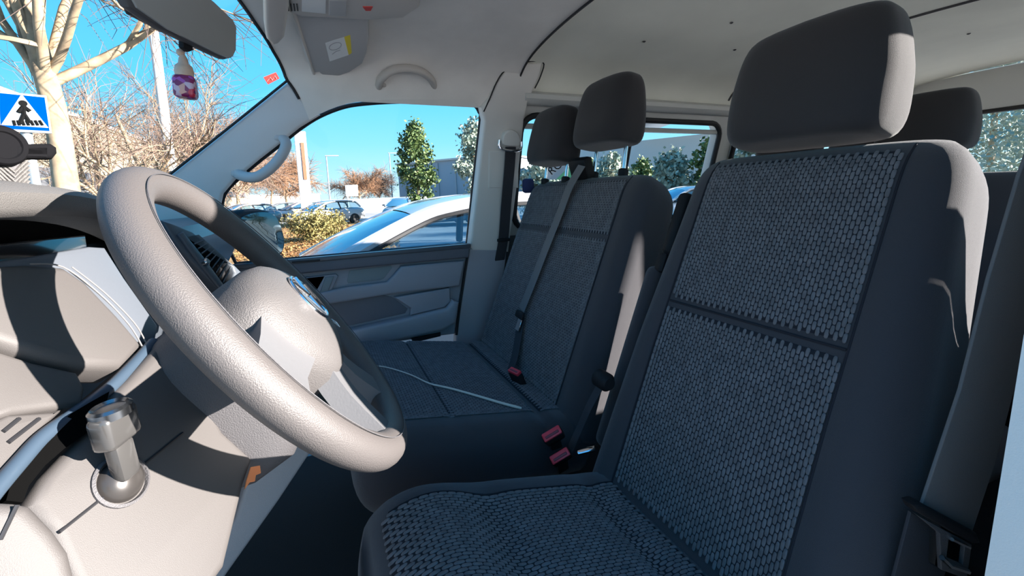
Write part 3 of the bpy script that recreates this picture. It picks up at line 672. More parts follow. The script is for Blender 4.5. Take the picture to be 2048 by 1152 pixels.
plate('cluster_surround', [(-60, 532), (60, 514), (172, 495), (205, 497), (245, 560), (312, 655), (306, 690), (230, 690), (110, 545), (40, 538), (-60, 545)], D1, M_DASHS, dash, thick=.02, bevel=.003, face=.003)
plate('knee_panel_upper', [(-60, 540), (40, 535), (112, 540), (160, 572), (225, 640), (276, 700), (230, 745), (150, 742), (60, 720), (-60, 680)], D1, M_LOW, dash, thick=.03, bevel=.008, face=.008)
MB().tube([D1.hit(*q) + D1.n * .009 for q in crom([(40, 540), (106, 545), (180, 598), (240, 660), (268, 706)], 5)], .0007, 6).build('crease_highlight', M_CREASE, dash)
MB().tube([D1.hit(*q) + D1.n * .009 for q in crom([(125, 545), (190, 595), (250, 655), (276, 698)], 5)], .0006, 6).build('crease_highlight', M_CREASE, dash)
D2 = Plane(D1.hit(80, 730) , (.80, -.25, .55))
plate('knee_panel_lower', [(-60, 690), (60, 728), (150, 748), (166, 780), (160, 815), (90, 822), (20, 832), (-60, 860)], D2, M_LOW, dash, thick=.03, bevel=.005, face=.004)
plate('slot_panel', [(-60, 866), (10, 832), (100, 826), (130, 815), (60, 880), (-10, 960), (-60, 990)], D2, M_LOW, dash, thick=.03, bevel=.003, face=.002)
for q in (((0, 868), (32, 842)), ((10, 890), (72, 842))):
    MB().tube([D2.hit(*a) + D2.n * .0025 for a in q], .0014, 6).build('vent_slot', M_SEAL, dash)
MB().tube([D2.hit(*q) + D2.n * .004 for q in crom([(300, 690), (255, 740), (200, 792), (130, 842), (75, 882), (30, 930), (-30, 1000), (-90, 1080)], 5)], .0052, 10).build('trim_bead', M_BEAD, dash)
D3 = Plane(P(240, 962, y=.385), (.78, -.36, .52))
plate('gap_shade_plate', [(214, 786), (205, 822), (187, 857), (162, 874), (122, 902), (84, 935), (52, 975), (39, 1009), (6, 1005), (28, 929), (58, 892), (98, 862), (138, 830), (175, 808)], D3, mat('gap_shade_black', (.003, .003, .003), .9, spec=0), dash, thick=.01, bevel=.0, face=.0025)  # black plate over the panel paints the dark inside the opening
plate('column_panel', [(318, 690), (262, 752), (212, 800), (165, 870), (90, 950), (52, 1012), (100, 1060), (180, 1240), (340, 1290), (455, 1130), (492, 970), (510, 915), (450, 860), (400, 760)], D3, M_LOW, dash, thick=.04, bevel=.008)
for q in (((288, 928), (365, 866)), ((118, 1065), (205, 996))):
    MB().tube([D3.hit(*a) + D3.n * .0002 for a in q], .0011, 6).build('panel_joint', M_SEAL, dash)
plate('orange_tag', [(493, 962), (502, 934), (520, 931), (522, 946), (512, 950), (510, 962), (500, 964), (490, 978)], Plane(D3.p + D3.n * .003, D3.n), M_ORANGE, thick=.001, bevel=0, label='small orange sticker scrap beside the steering column base', cat='sticker')
D4 = Plane(P(60, 1080, y=.27), (.55, -.72, .42))
plate('side_cap', [(-80, 1000), (30, 1006), (62, 1012), (110, 1062), (140, 1105), (152, 1152), (160, 1250), (-80, 1250)], D4, M_LOW, dash, thick=.03, bevel=.006)
MB().tube([D4.hit(*a) + D4.n * .0002 for a in ((34, 1010), (0, 1080))], .001, 6).build('panel_joint', M_SEAL, dash)
D5 = Plane((0, .74, 0), (.25, -1, .05))
plate('console_side', [(500, 915), (560, 880), (650, 860), (618, 912), (560, 1000), (440, 1170), (360, 1300), (330, 1260), (470, 1040), (490, 975)], D5, mat('console_grey', (.26, .26, .275), .6, bump=.2, bscale=900), dash, thick=.03, bevel=.006)
# centre vent
VP_ = Plane(P(425, 520, y=.86), (.88, -.38, .28))
vf = plate('vent_frame', [(325, 440), (350, 448), (385, 462), (470, 530), (492, 552), (520, 592), (500, 608), (450, 590), (350, 482)], VP_, M_DASHS, dash, thick=.02, bevel=.004, holes=[[(378, 478), (398, 474), (466, 534), (470, 545), (458, 580), (446, 576)]])
plate('vent_shaft', [(370, 470), (475, 530), (465, 590), (440, 580)], VP_, M_SEAL, dash, thick=.004, bevel=0, face=-.018)
a0, a1 = np.array([384, 484.]), np.array([452, 574.]); b0, b1 = np.array([404, 478.]), np.array([468, 540.])
for k in range(9):
    s = (k + .7) / 9.4; A = a0 + (a1 - a0) * s; B = b0 + (b1 - b0) * s
    MB().ribbon([VP_.hit(*A) - VP_.n * .004, VP_.hit(*B) - VP_.n * .004], nz(VP_.n + VP_.v * .5), .012, .0018).build('slat', M_DASHS, vf)
plate('vent_strip', [(352, 470), (362, 464), (404, 516), (452, 582), (442, 584), (398, 530)], VP_, M_DASHS, vf, thick=.006, bevel=.002, face=.004)
MB().lathe(VP_.hit(403, 527) + VP_.n * .004, VP_.n, [(.006, 0), (.006, .006), (.004, .008)], 14).build('vent_knob', M_CHROME, vf)

# key in the lock on the column panel
key = thing('lock_key', 'glossy key with clear bow standing in a round dashboard lock', 'key', D3.hit(240, 965))
kc = D3.hit(242, 962); KS = .62
kz = lambda L: [(a * KS, c * KS) for a, c in L]
MB().lathe(kc, D3.n, kz([(.031, -.004), (.031, .0025), (.028, .004), (.0265, .001), (.0255, -.006)]), 36).build('lock_ring', M_DASHD, key)
MB().lathe(kc, D3.n, kz([(.0258, -.008), (.025, .0), (.021, .008), (.014, .013), (.006, .0155), (.001, .016)]), 32).build('lock_dome', mat('satin_metal', (.06, .055, .052), .3, metal=.5), key)
kax = nz(D3.v * .95 - D3.u * .10 + D3.n * .55); ksd = nz(np.cross(kax, D3.n)); knn = np.cross(ksd, kax)
M_KEY = mat('key_bow', (.07, .068, .066), .22, metal=.3, coat=.6)
MB().box(kc + kax * .024 * KS + D3.n * .010 * KS, (.026 * KS, .018 * KS, .05 * KS), [ksd, knn, kax], .004, 2).build('key_neck', M_KEY, key)
kb = MB().box(kc + kax * .066 * KS + D3.n * .012 * KS, (.046 * KS, .026 * KS, .042 * KS), [ksd, knn, kax], .005, 3).build('key_bow', M_KEY, key)
MB().lathe(kc + kax * .087 * KS + D3.n * .012 * KS, kax, kz([(.020, -.006), (.020, .003), (.017, .006), (.014, .003), (.004, .0035)]), 24).build('key_cap', mat('key_cap_metal', (.25, .26, .27), .25, metal=1.0), kb)

# phone holder on the dash
M_BLKM = mat('matt_black', (.006, .006, .007), .9, spec=0.05)
ph = thing('phone_holder', 'black phone holder standing on the dashboard at the left edge', 'phone holder', P(40, 385, y=.52))
HP = Plane(P(10, 310, y=.52), (.75, -.62, .05))
hc = HP.hit(-2, 292)
MB().lathe(hc, HP.n, [(.014, -.012), (.0175, -.009), (.0175, .004), (.0155, .0065), (.012, .007), (.011, .0055), (.004, .0055)], 40).build('holder_plate', M_BLKM, ph)
plate('holder_arm', [(20, 289), (96, 288), (108, 296), (109, 308), (100, 319), (20, 318)], HP, M_BLKM, ph, thick=.014, bevel=.004, face=.006, holes=[[(57, 299), (74, 300), (74, 306), (57, 305)]])
hb = plate('holder_base', [(-40, 300), (52, 318), (64, 345), (70, 392), (-40, 392)], HP, M_DASHD, ph, thick=.024, bevel=.006, face=-.002)
for k in range(7):
    y0 = 322 + 9 * k
    pts = [HP.hit(-12 + 1.5 * k, y0 - 14), HP.hit(31, y0 + 22), HP.hit(60, y0 - 6)]
    MB().tube([q - HP.n * .0015 for q in pts], .0014, 6).build('rib', M_DASH, hb)

# ================================================================== MIRROR, VISORS, HANDLES, STICKERS
MP = Plane(P(470, 80, y=1.0), (.9, -.4, -.06))
rv = thing('rear_view_mirror', 'grey rear-view mirror at the top of the windscreen', 'mirror', MP.hit(370, 60))
MOUT = [(225, -60), (345, -62), (428, 2), (468, 40), (475, 55), (474, 102), (468, 116), (456, 119), (436, 110), (330, 58), (268, 14)]
plate('housing', MOUT, MP, M_DASHD, rv, thick=.022, bevel=.007, face=-.001)
cen = np.mean(np.array(MOUT), 0)
plate('mirror_glass', [tuple(cen + (np.array(q) - cen) * .955) for q in MOUT], MP, M_MIRRD, rv, thick=.004, bevel=.001, face=.0015)
plate('dimming_tab', [(368, 68), (386, 78), (387, 101), (379, 104), (368, 95)], Plane(MP.p - MP.n * .015, MP.n), M_BLK, rv, thick=.01, bevel=.002)
MB().tube([MP.hit(300, -10) - MP.n * .03, MP.hit(300, -10) + np.array([-.09, .02, .10])], .012, 10).build('stem', M_BLK, rv)
plate('sensor_cover', [(255, -40), (330, -40), (336, 50), (322, 50), (285, 30)], Plane(MP.p - MP.n * .05, MP.n), M_BLK, rv, thick=.03, bevel=.008)

fr = thing('air_freshener', 'little bottle air freshener with flower print hanging from the mirror', 'air freshener', P(372, 198, y=.94))
fa = lambda px, py: P(px, py, y=.94)
MB().tube([fa(357, 58), fa(360, 84), fa(362, 100)], .0024, 6).build('cord', M_CORD, fr)
MB().lathe(fa(361, 105), (0, 0, 1), [(.001, -.0065), (.0045, -.005), (.0065, 0), (.0045, .005), (.001, .0065)], 16).build('bead', M_WOOD, fr)
d_ = fa(372, 196); u_ = nz(fa(366, 120) - d_)
MB().lathe(fa(369, 153), u_, [(.0135, 0), (.0145, .008), (.013, .017), (.008, .022), (.0065, .031), (.0035, .037), (.002, .041)], 20).build('cap', M_WOOD, fr)
M_FLOW = bpy.data.materials.new('flower_print'); M_FLOW.use_nodes = True
t_ = M_FLOW.node_tree; vo = t_.nodes.new('ShaderNodeTexVoronoi'); vo.inputs['Scale'].default_value = 110
gg = t_.nodes.new('ShaderNodeNewGeometry'); t_.links.new(gg.outputs['Position'], vo.inputs['Vector'])
rp = t_.nodes.new('ShaderNodeValToRGB'); sp_ = t_.nodes.new('ShaderNodeSeparateColor'); t_.links.new(vo.outputs['Color'], sp_.inputs[0]); t_.links.new(sp_.outputs[0], rp.inputs[0])
rp.color_ramp.interpolation = 'CONSTANT'; rp.color_ramp.elements[0].color = (.22, .02, .10, 1); rp.color_ramp.elements[1].position = .3; rp.color_ramp.elements[1].color = (.55, .04, .08, 1)
for p_, c_ in ((.5, (.70, .36, .30, 1)), (.68, (.38, .08, .36, 1)), (.84, (.62, .45, .55, 1))):
    e_ = rp.color_ramp.elements.new(p_); e_.color = c_
t_.links.new(rp.outputs[0], t_.nodes['Principled BSDF'].inputs['Base Color']); t_.nodes['Principled BSDF'].inputs['Roughness'].default_value = .2
ax_ = [nz(np.cross([0, 1, 0], u_)), np.cross(u_, nz(np.cross([0, 1, 0], u_))), u_]
MB().box(fa(371, 175), (.033, .033, .039), ax_, .007, 3).build('bottle', M_FLOW, fr)

VPn = Plane((.07, 1.30, .480), (0, -.30, -1), (1, 0, 0))
vis = thing('sun_visor', 'grey passenger sun visor with a white and yellow warning label', 'sun visor', VPn.hit(660, 90))
plate('visor_pad', [(584, 22), (736, 24), (738, 70), (733, 104), (724, 126), (700, 142), (672, 152), (650, 156), (638, 142), (624, 144), (610, 110)], VPn, M_VIS, vis, thick=.020, bevel=.007, face=.006)
lab = plate('warning_label', [(650, 82), (688, 70), (697, 106), (659, 119)], VPn, M_WHITE, vis, thick=.001, bevel=0, face=.0068)
plate('label_stripe', [(688, 70), (700, 66), (703, 102), (697, 106)], VPn, M_YEL, vis, thick=.001, bevel=0, face=.0068)
MB().tube([VPn.hit(670 + 12 * math.cos(a) , 88 + 7 * math.sin(a) - 3 * math.cos(a)) + VPn.n * .0075 for a in th[::6]], .0009, 5, closed=True).build('label_symbol', M_GREYP, lab)
MB().tube([VPn.hit(*q) + VPn.n * .0075 for q in ((664, 104), (672, 98), (680, 96))], .0009, 5).build('label_symbol', M_GREYP, lab)
MB().tube([VPn.hit(586, 18) + VPn.n * .006, VPn.hit(628, 146) + VPn.n * .004], .005, 8).build('visor_edge', M_HANDLE, vis)
VD = Plane((-.05, 1.05, .49), (.1, -.1, -1), (1, 0, 0))
plate('sun_visor', [(524, -60), (580, -60), (575, 10), (567, 62), (556, 74), (543, 78), (531, 66), (527, 40)], VD, M_HANDLE, thick=.03, bevel=.010, face=.02, label='end of the beige driver sun visor folded up beside the mirror', cat='sun visor')
OC = Plane((.1, .95, .505), (0, -.06, -1), (1, 0, 0))
con = thing('overhead_console', 'beige overhead lamp console at the top edge above the sun visor', 'console', OC.hit(700, 0))
plate('console_shell', [(575, -70), (850, -70), (838, 0), (806, 22), (735, 26), (600, 18), (578, 10)], OC, M_HANDLE, con, thick=.03, bevel=.008, face=.02)
plate('lamp_lens', [(602, -20), (650, -20), (650, 10), (602, 5)], OC, M_WHITE, con, thick=.004, bevel=.001, face=.022)
plate('switch', [(656, -20), (692, -20), (690, 14), (656, 12)], OC, M_VIS, con, thick=.006, bevel=.002, face=.024)
plate('red_mark', [(724, -4), (744, -4), (740, 4), (730, 4)], OC, M_STICK, con, thick=.002, bevel=.0, face=.022)
for k in range(4): MB().tube([OC.hit(574 + 6 * k, -10) + OC.n * .021, OC.hit(576 + 6 * k, 4) + OC.n * .021], .0015, 6).build('grille_slot', M_SEAL, con)

def grab(name, path, rad, m, label, mounts):
    h = thing(name, label, 'handle', path[0])
    MB().tube(crom(path, 6), rad, 12, flat=.75).build('grip', m, h)
    for q in mounts: MB().box(q, (.045, .035, .03), None, .010, 3).build('mount', m, h)
    return h
hpt = lambda px, py, y: P(px, py, y=y)
grab('grab_handle', [hpt(757, 172, 1.545), hpt(762, 158, 1.51), hpt(782, 142, 1.485), hpt(812, 137, 1.48), hpt(842, 143, 1.485), hpt(862, 158, 1.51), hpt(868, 172, 1.545)], .0165, M_HANDLE, 'beige grab handle on the headliner above the passenger door window', [hpt(760, 168, 1.55), hpt(865, 168, 1.55)])
grab('grab_handle', [hpt(474, 348, 1.62), hpt(492, 354, 1.585), hpt(516, 353, 1.57), hpt(545, 333, 1.565), hpt(566, 306, 1.565), hpt(572, 286, 1.575), hpt(562, 272, 1.60)], .0165, M_GHAND, 'grey grab handle on the windscreen pillar in front of the door window', [hpt(478, 346, 1.63), hpt(562, 274, 1.60)])
SP = Plane(P(545, 158, x=-.115), WS.n)
sk = plate('windscreen_sticker', [(527, 155), (552, 145), (559, 157), (536, 169)], SP, M_STICK, thick=.001, bevel=0, label='small red sticker in the upper corner of the windscreen', cat='sticker')
MB().tube([SP.hit(*q) + SP.n * .001 for q in ((534, 162), (540, 154), (544, 160), (549, 151), (553, 157))], .0006, 5).build('sticker_print', M_WHITE, sk)

# outside mirror
EM = Plane(P(520, 465, y=1.92), (.80, -.58, .04))
om = thing('side_mirror', 'dark outside mirror beyond the passenger window, glass reflecting', 'mirror', EM.hit(510, 510))
MO = crom([(452, 436), (478, 421), (522, 417), (550, 430), (566, 462), (571, 490), (566, 508), (548, 517), (522, 498), (486, 462)], 4, True)
plate('mirror_housing', MO, EM, M_BLK, om, thick=.09, bevel=.018, face=0)
c_ = np.mean(MO, 0); plate('mirror_glass', [tuple(c_ + (np.array([10, 0]) if True else 0) * .8 + (q - c_) * [.74, .84]) for q in MO], EM, M_MIRR, om, thick=.004, bevel=.001, face=.003)
MB().tube([EM.hit(455, 470) - EM.n * .03, EM.hit(440, 520) - EM.n * .03 + np.array([0, -.05, -.02])], .03, 12).build('mirror_arm', M_BLK, om)

# blue thing hanging on the door pillar behind the bench
MB().box(US.hit(1046, 366) + US.n * .05, (.05, .03, .06), None, .012, 2).build('blue_pouch', mat('blue_cloth', (.02, .035, .12), .8), label='small dark blue pouch between the far door pillar and the bench', cat='pouch')

# ================================================================== OUTSIDE
M_ASPH = mat('asphalt', (0.30, 0.29, 0.28), 0.9, bump=0.3, bscale=40, var=0.15, vscale=0.6)
M_DRY = mat('dry_grass', (0.24, 0.135, 0.045), 0.95, bump=0.5, bscale=30, vscale=3.0, c2=(0.33, 0.20, 0.075))
M_LEAF = mat('fallen_leaf', (0.17, 0.07, 0.02), 0.8, vscale=2.5, c2=(0.36, 0.21, 0.07))
M_BARK = mat('bark', (0.19, 0.135, 0.085), 0.85, bump=0.5, bscale=40, vscale=7, c2=(0.36, 0.27, 0.17))
M_TWIG = mat('twig', (0.07, 0.045, 0.035), 0.85)
M_TWIGP = mat('twig_pale', (0.13, 0.085, 0.062), 0.85)
M_TWIGO = mat('twig_orange', (0.20, 0.10, 0.05), 0.85)
M_GRN = mat('leaf_green', (0.035, 0.075, 0.02), 0.6, vscale=3, c2=(0.13, 0.18, 0.05))
M_GRNP = mat('leaf_grey_green', (0.16, 0.22, 0.17), 0.7, vscale=1.2, c2=(0.36, 0.40, 0.32))
M_BUSH = mat('leaf_yellow', (0.13, 0.115, 0.03), 0.8, vscale=3, c2=(0.28, 0.22, 0.075))
M_STUCCO = mat('cream_stucco', (0.36, 0.30, 0.21), 0.9, bump=0.1, bscale=20, var=0.06, vscale=.5)
M_WPAINT = mat('white_paint', (0.45, 0.45, 0.44), 0.4)
M_GREYB = mat('pale_cladding', (0.28, 0.33, 0.38), 0.7)
M_BLUE = mat('sign_blue', (0.0, 0.035, 0.20), 0.9, spec=0)
M_SWHITE = mat('sign_white', (0.27, 0.27, 0.27), 0.9, spec=0)
M_SBLK = mat('sign_black', (0.008, 0.008, 0.008), 0.9, spec=0)
M_GREEN = mat('sign_green', (0.06, 0.24, 0.10), 0.6)
M_CARW = mat('car_white', (0.46, 0.47, 0.49), 0.2, coat=0.8)
M_CARS = mat('car_silver', (0.22, 0.235, 0.25), 0.25, metal=0.3, coat=0.8)
M_TYRE = mat('tyre', (0.02, 0.02, 0.02), 0.8)
M_SHOP = mat('shop_fascia', (0.10, 0.10, 0.105), 0.6)
M_SHOPG = mat('shop_glass', (0.10, 0.14, 0.15), 0.1)
GZ = GROUND
def gp_(px, py): return P(px, py, z=GZ)
b = MB(); b.box((0, 60, GZ - .05), (400, 330, .1)); o = b.build('asphalt_ground', M_ASPH, smooth=False); st(o); o['label'] = 'asphalt car park ground outside the van'
VG = Plane((0, 0, GZ + .02), (0, 0, 1), (1, 0, 0))
verge = [gp_(*q) for q in ((300, 505), (455, 470), (520, 452), (600, 446), (690, 444), (800, 440), (830, 447), (800, 470), (720, 520), (640, 580), (300, 640))]
vs, fs = plate_mesh([verge], VG, .06, .0, face=.02); st(link('grass_verge', vs, fs, M_DRY, smooth=False))['label'] = 'strip of dry orange grass beside the parked car'
# fallen leaves and dry tufts on the verge
lv = []; lf = []
vx = np.array(verge)
for k in range(7000):
    q = gp_(rng.uniform(470, 800), 452 + 75 * rng.random() ** 1.3) ; q = np.array([q[0], q[1], GZ + .045])
    s = rng.uniform(.03, .07); a = rng.uniform(0, 6.28); d = np.array([math.cos(a), math.sin(a), rng.uniform(-.2, .5)]) * s; e = np.array([-math.sin(a), math.cos(a), rng.uniform(0, .6)]) * s * .7
    o = len(lv); lv += [q - d, q + e, q + d + [0, 0, .03], q - e]; lf.append((o, o + 1, o + 2, o + 3))
link('leaf_litter', lv, lf, M_LEAF, smooth=False, kind='stuff', label='fallen leaves scattered over the dry verge', cat='leaves')

def limb(mb, p, d, L, r, n=6, seg=5, wob=.15, taper=.55, rnd=rng):
    pts = [np.array(p)]; d = nz(d)
    for k in range(seg):
        d = nz(d + rnd.normal(0, wob, 3) * .6 + np.array([0, 0, .03])); pts.append(pts[-1] + d * L / seg)
    mb.tube(pts, np.linspace(r, r * taper, seg + 1), n, caps=False); return pts, d
def bare_tree(name, label, base, H, r, seed, fork=.38, nl=6, twigs=900, spread=.8, tw=M_TWIG, bark=M_BARK, group='bare trees outside', tr=.006, lean=(0, 0, 1), tl=.9, first=None):
    rn = np.random.default_rng(seed); t = thing(name, label, 'tree', base, group)
    tm = MB(); pts, d = limb(tm, base, np.array(lean) + rn.normal(0, .03, 3), H * fork, r, 12, 8, .05, .8, rn); tm.build('trunk', bark, t)
    bm_ = MB(); ends = []
    lead, _ = limb(bm_, pts[-2], (0, 0, 1), H * .42, r * .84, 10, 8, .10, .3, rn); ends += [(q, np.array([0, 0, 1.0])) for q in lead[4:]]
    dirs = first if first is not None else [(math.cos(a), math.sin(a), rn.uniform(.5, 1.3)) for a in np.linspace(0, 6.28, nl, endpoint=False) + rn.random()]
    for dd in dirs:
        p2, d2 = limb(bm_, pts[-1] - (pts[-1] - pts[-2]) * rn.uniform(0, .8), np.array(dd) * [spread, spread, 1], H * rn.uniform(.28, .40), r * rn.uniform(.36, .52), 10, 8, .12, .5, rn)
        for k in range(5):
            i = rn.integers(2, len(p2)); p3, d3 = limb(bm_, p2[i], d2 + rn.normal(0, .55, 3), H * rn.uniform(.15, .27), r * .24, 5, 5, .2, .4, rn)
            for j in range(3):
                i2 = rn.integers(2, len(p3)); p4, d4 = limb(bm_, p3[i2], d3 + rn.normal(0, .6, 3), H * rn.uniform(.10, .18), r * .10, 4, 4, .25, .4, rn); ends += [(q, d4) for q in p4[1:]]
            ends += [(q, d3) for q in p3[2:]]
    bm_.build('branches', bark, t)
    tm2 = MB()
    for k in range(twigs):
        q, d5 = ends[rn.integers(len(ends))]; dd = nz(d5 + rn.normal(0, .8, 3)); L = rn.uniform(.35, 1.0) * tl; m_ = q + dd * L * .5 + rn.normal(0, .05, 3)
        tm2.tube([q, m_, q + dd * L + np.array([0, 0, -.1 * L]) + rn.normal(0, .08, 3)], [tr, tr * .8, tr * .4], 3, caps=False)
    tm2.build('twigs', tw, t, kind='stuff'); return t
def leafy(name, label, base, H, rad, seed, m, n=5000, ls=.12, cone=True, group=None, trunk=.12, cat='tree', gaps=.0):
    rn = np.random.default_rng(seed); t = thing(name, label, cat, base, group); base = np.array(base, float)
    MB().tube([base, base + [0, 0, H * .5], base + [0, 0, H * .9]], [trunk, trunk * .7, trunk * .2], 8).build('trunk', M_BARK, t)
    cl = []
    for k in range(90):
        h = rn.random() ** .8; w_ = rad * ((math.sin(math.pi * min(1, .12 + h * .88)) ** .7) if cone else 1) * rn.uniform(.2, 1)
        a = rn.uniform(0, 6.28); z = H * (.12 + .86 * h) if cat == 'tree' else H * (.1 + .8 * h); cl.append((base + [w_ * math.cos(a), w_ * math.sin(a), z], rad * rn.uniform(.18, .34)))
    lv = []; lf = []
    for k in range(n):
        c, s = cl[rn.integers(len(cl))]; q = c + rn.normal(0, .55, 3) * s; d = nz(rn.normal(0, 1, 3)) * ls * rn.uniform(.6, 1.3); e = nz(np.cross(d, rn.normal(0, 1, 3))) * ls * .6
        o = len(lv); lv += [q - d, q + e, q + d, q - e]; lf.append((o, o + 1, o + 2, o + 3))
    link('foliage', lv, lf, m, t, smooth=False, kind='stuff'); return t
def far(px, py, depth):                                # point at the given distance across the car park
    d = ray(px, py); return d * depth / np.hypot(d[0], d[1])
def fg(px, depth): q = far(px, 400, depth); return np.array([q[0], q[1], GZ])

# nearest bare tree, behind the crossing sign
tb = fg(142, 6.9)
bare_tree('bare_tree', 'thick pale-barked bare tree behind the blue crossing sign', tb, 6.6, .125, 11, fork=.46, twigs=2600, tr=.0055, tl=1.1, lean=(-.012, 0, 1),
          first=[(-.75, .1, 1.1), (-.3, -.2, 1.25), (.05, .1, 1.5), (.45, .15, 1.15), (.9, .2, .55), (-.5, .6, .9), (.3, -.6, .9), (.75, -.3, .9)])
for k, (px, dep, H, s, tw, lbl) in enumerate(((292, 12, 5.0, 3, M_TWIGP, 'pinkish bare tree seen through the windscreen behind the hanging air freshener'), (420, 24, 8.0, 5, M_TWIGP, 'bare twiggy tree just left of the windscreen pillar'),
        (215, 17, 6.4, 8, M_TWIGP, 'bare tree in front of the cream building, left of the white post'), (475, 40, 8, 12, M_TWIGO, 'orange-brown bare tree seen under the pillar grab handle'), (540, 62, 10, 13, M_TWIGO, 'orange-brown bare tree left of the tall white totem'),
        (575, 48, 7.0, 17, M_TWIGO, 'distant rusty bare tree just beside the white totem'), (722, 60, 6.5, 14, M_TWIGO, 'rusty bare tree behind the white wall'), (760, 66, 6, 15, M_TWIG, 'dark bare tree behind the white wall near the green tree'))):
    bare_tree('bare_tree', lbl, fg(px, dep), H, .10 if dep < 20 else .14, s, fork=.3, twigs=(1000 if px < 350 else 1900), tw=tw, tr=.0055 if dep < 20 else (.008 if dep < 30 else .02), tl=1.2 if dep < 20 else 1.6, spread=1.0)

# crossing sign
SG = Plane(far(55, 225, 4.6), (-far(55, 225, 4.6)[0] * .3, -1, 0.03))
sg_ = thing('crossing_sign', 'blue pedestrian crossing sign with walking figure at the left edge', 'sign', fg(45, 4.65))
cen = (51, 226)
SQ = [(-6, 182), (93, 191), (104, 267), (-2, 262)]
plate('sign_border', SQ, SG, M_SWHITE, sg_, thick=.02, bevel=.002)
plate('sign_face', [(-2, 186), (89, 195), (99, 262), (2, 257)], SG, M_BLUE, sg_, thick=.004, bevel=0, face=.003)
plate('sign_triangle', [(43, 188), (97, 256), (2, 250)], SG, M_SWHITE, sg_, thick=.003, bevel=0, face=.005)
def strokes(name, segs, r, m, par):
    q = MB()
    for a, b_ in segs: q.tube([SG.hit(*a) + SG.n * .007, SG.hit(*b_) + SG.n * .007], r, 6)
    return q.build(name, m, par)
MB().lathe(SG.hit(46, 207) + SG.n * .005, SG.n, [(.021, 0), (.021, .004), (.01, .005)], 16).build('figure_head', M_SBLK, sg_)
strokes('figure_body', [((46, 213), (48, 229)), ((46, 214), (37, 225)), ((48, 214), (60, 223)), ((48, 228), (40, 247)), ((48, 228), (60, 246)), ((44, 213), (50, 222))], .012, M_SBLK, sg_)
for k in range(7): strokes('crossing_stripe', [((27 + 8.6 * k, 241), (30 + 9.2 * k, 251))], .008, M_SBLK, sg_)
MB().tube([SG.hit(40, 187) - SG.n * .04, np.array([*(SG.hit(62, 262) - SG.n * .04)[:2], GZ])], .03, 10).build('sign_post', mat('galvanised', (.4, .41, .42), .4, metal=.6), sg_)

# cream building with a shopfront along the street
A_ = P(118, 224, z=4.7); B_ = P(470, 345, z=4.7); d_ = nz([B_[0] - A_[0], B_[1] - A_[1], 0]); A0 = A_ - d_ * 14
nb_ = nz(np.cross(d_, [0, 0, 1])); nb_ = nb_ if np.dot(nb_, -A_) > 0 else -nb_
BP = Plane((A0[0], A0[1], GZ), nb_, d_)
LB = float(np.dot(B_ - A0, d_)) + 12
bld = thing('shop_building', 'cream building with dark shopfront behind the trees on the left', 'building', A0 * [1, 1, 0] + [0, 0, GZ])
ax3 = [BP.u, BP.n, np.array([0, 0, 1.0])]
def bbox(u0, u1, z0, z1, n0, n1): 
    c = BP.p + BP.u * (u0 + u1) / 2 + BP.n * (n0 + n1) / 2 + np.array([0, 0, (z0 + z1) / 2]); return c, (u1 - u0, n1 - n0, z1 - z0), ax3
HB = 4.7 - GZ
MB().box(*bbox(0, LB, 0, HB, -8, 0)).build('wall', M_STUCCO, bld, smooth=False)
MB().box(*bbox(-.1, LB + .1, HB, HB + .18, -8.1, .1)).build('roof_edge', M_WPAINT, bld, smooth=False)
MB().box(*bbox(2, LB - 6, 2.5, 3.35, 0, .22)).build('fascia', M_SHOP, bld, smooth=False)
for k in range(9):
    u0 = 3 + k * 2.9
    if u0 + 2.7 > LB - 6: break
    f_ = MB().box(*bbox(u0, u0 + 2.7, .1, 2.45, 0, .12)).build('shop_window', M_WPAINT, bld, smooth=False)
    MB().box(*bbox(u0 + .1, u0 + 1.3, .2, 2.35, .1, .14)).build('pane', M_SHOPG, f_, smooth=False); MB().box(*bbox(u0 + 1.4, u0 + 2.6, .2, 2.35, .1, .14)).build('pane', M_SHOPG, f_, smooth=False)
    if k in (3, 4, 5): MB().box(*bbox(u0 + .25, u0 + 1.1, 1.0, 2.0, .13, .16)).build('poster', (M_YEL, M_BLUE, M_WHITE)[k % 3], f_, smooth=False)

# lamp posts, totem, boards
def post(name, label, px, dep, H, r, m, arm=0.0, cat='lamp post', group='street lamps'):
    b0 = fg(px, dep); t = thing(name, label, cat, b0, group)
    MB().tube([b0, b0 + [0, 0, H]], [r, r * .7], 10).build('pole', m, t)
    if arm: MB().box(b0 + [arm * .4, 0, H], (arm, .25, .12), None, .03, 2).build('lamp_head', m, t)
    return t
post('street_lamp', 'tall white post rising through the bare trees behind the air freshener', 350, 14, 8.5, .13, M_WPAINT, .8)
post('street_lamp', 'thin far street lamp in the middle of the passenger window', 660, 58, 7.0, .10, M_GREYB, 1.6)
post('street_lamp', 'thin lamp mast standing left of the green tree', 785, 70, 8.5, .10, M_GREYB, 2.0)
tt = fg(612, 34); tot = thing('totem_sign', 'tall white totem with a rust-coloured stripe in the passenger window', 'sign', tt)
MB().box(tt + [0, 0, 3.2], (.75, .3, 6.4), None, .03, 1).build('totem_column', M_WPAINT, tot); MB().box(tt + [.1, -.17, 4.3], (.22, .06, 2.6), None, .01, 1).build('totem_stripe', mat('rust', (.35, .12, .06), .7), tot)
sb_ = fg(705, 36); s2 = thing('notice_board', 'small white notice board on posts in front of the white wall', 'sign', sb_)
MB().tube([sb_ + [-.35, 0, 0], sb_ + [-.35, 0, 2.6]], .07, 8).build('board_post', M_WPAINT, s2); MB().box(sb_ + [0, 0, 2.15], (.95, .08, .9), None, .02, 1).build('board', M_WPAINT, s2)
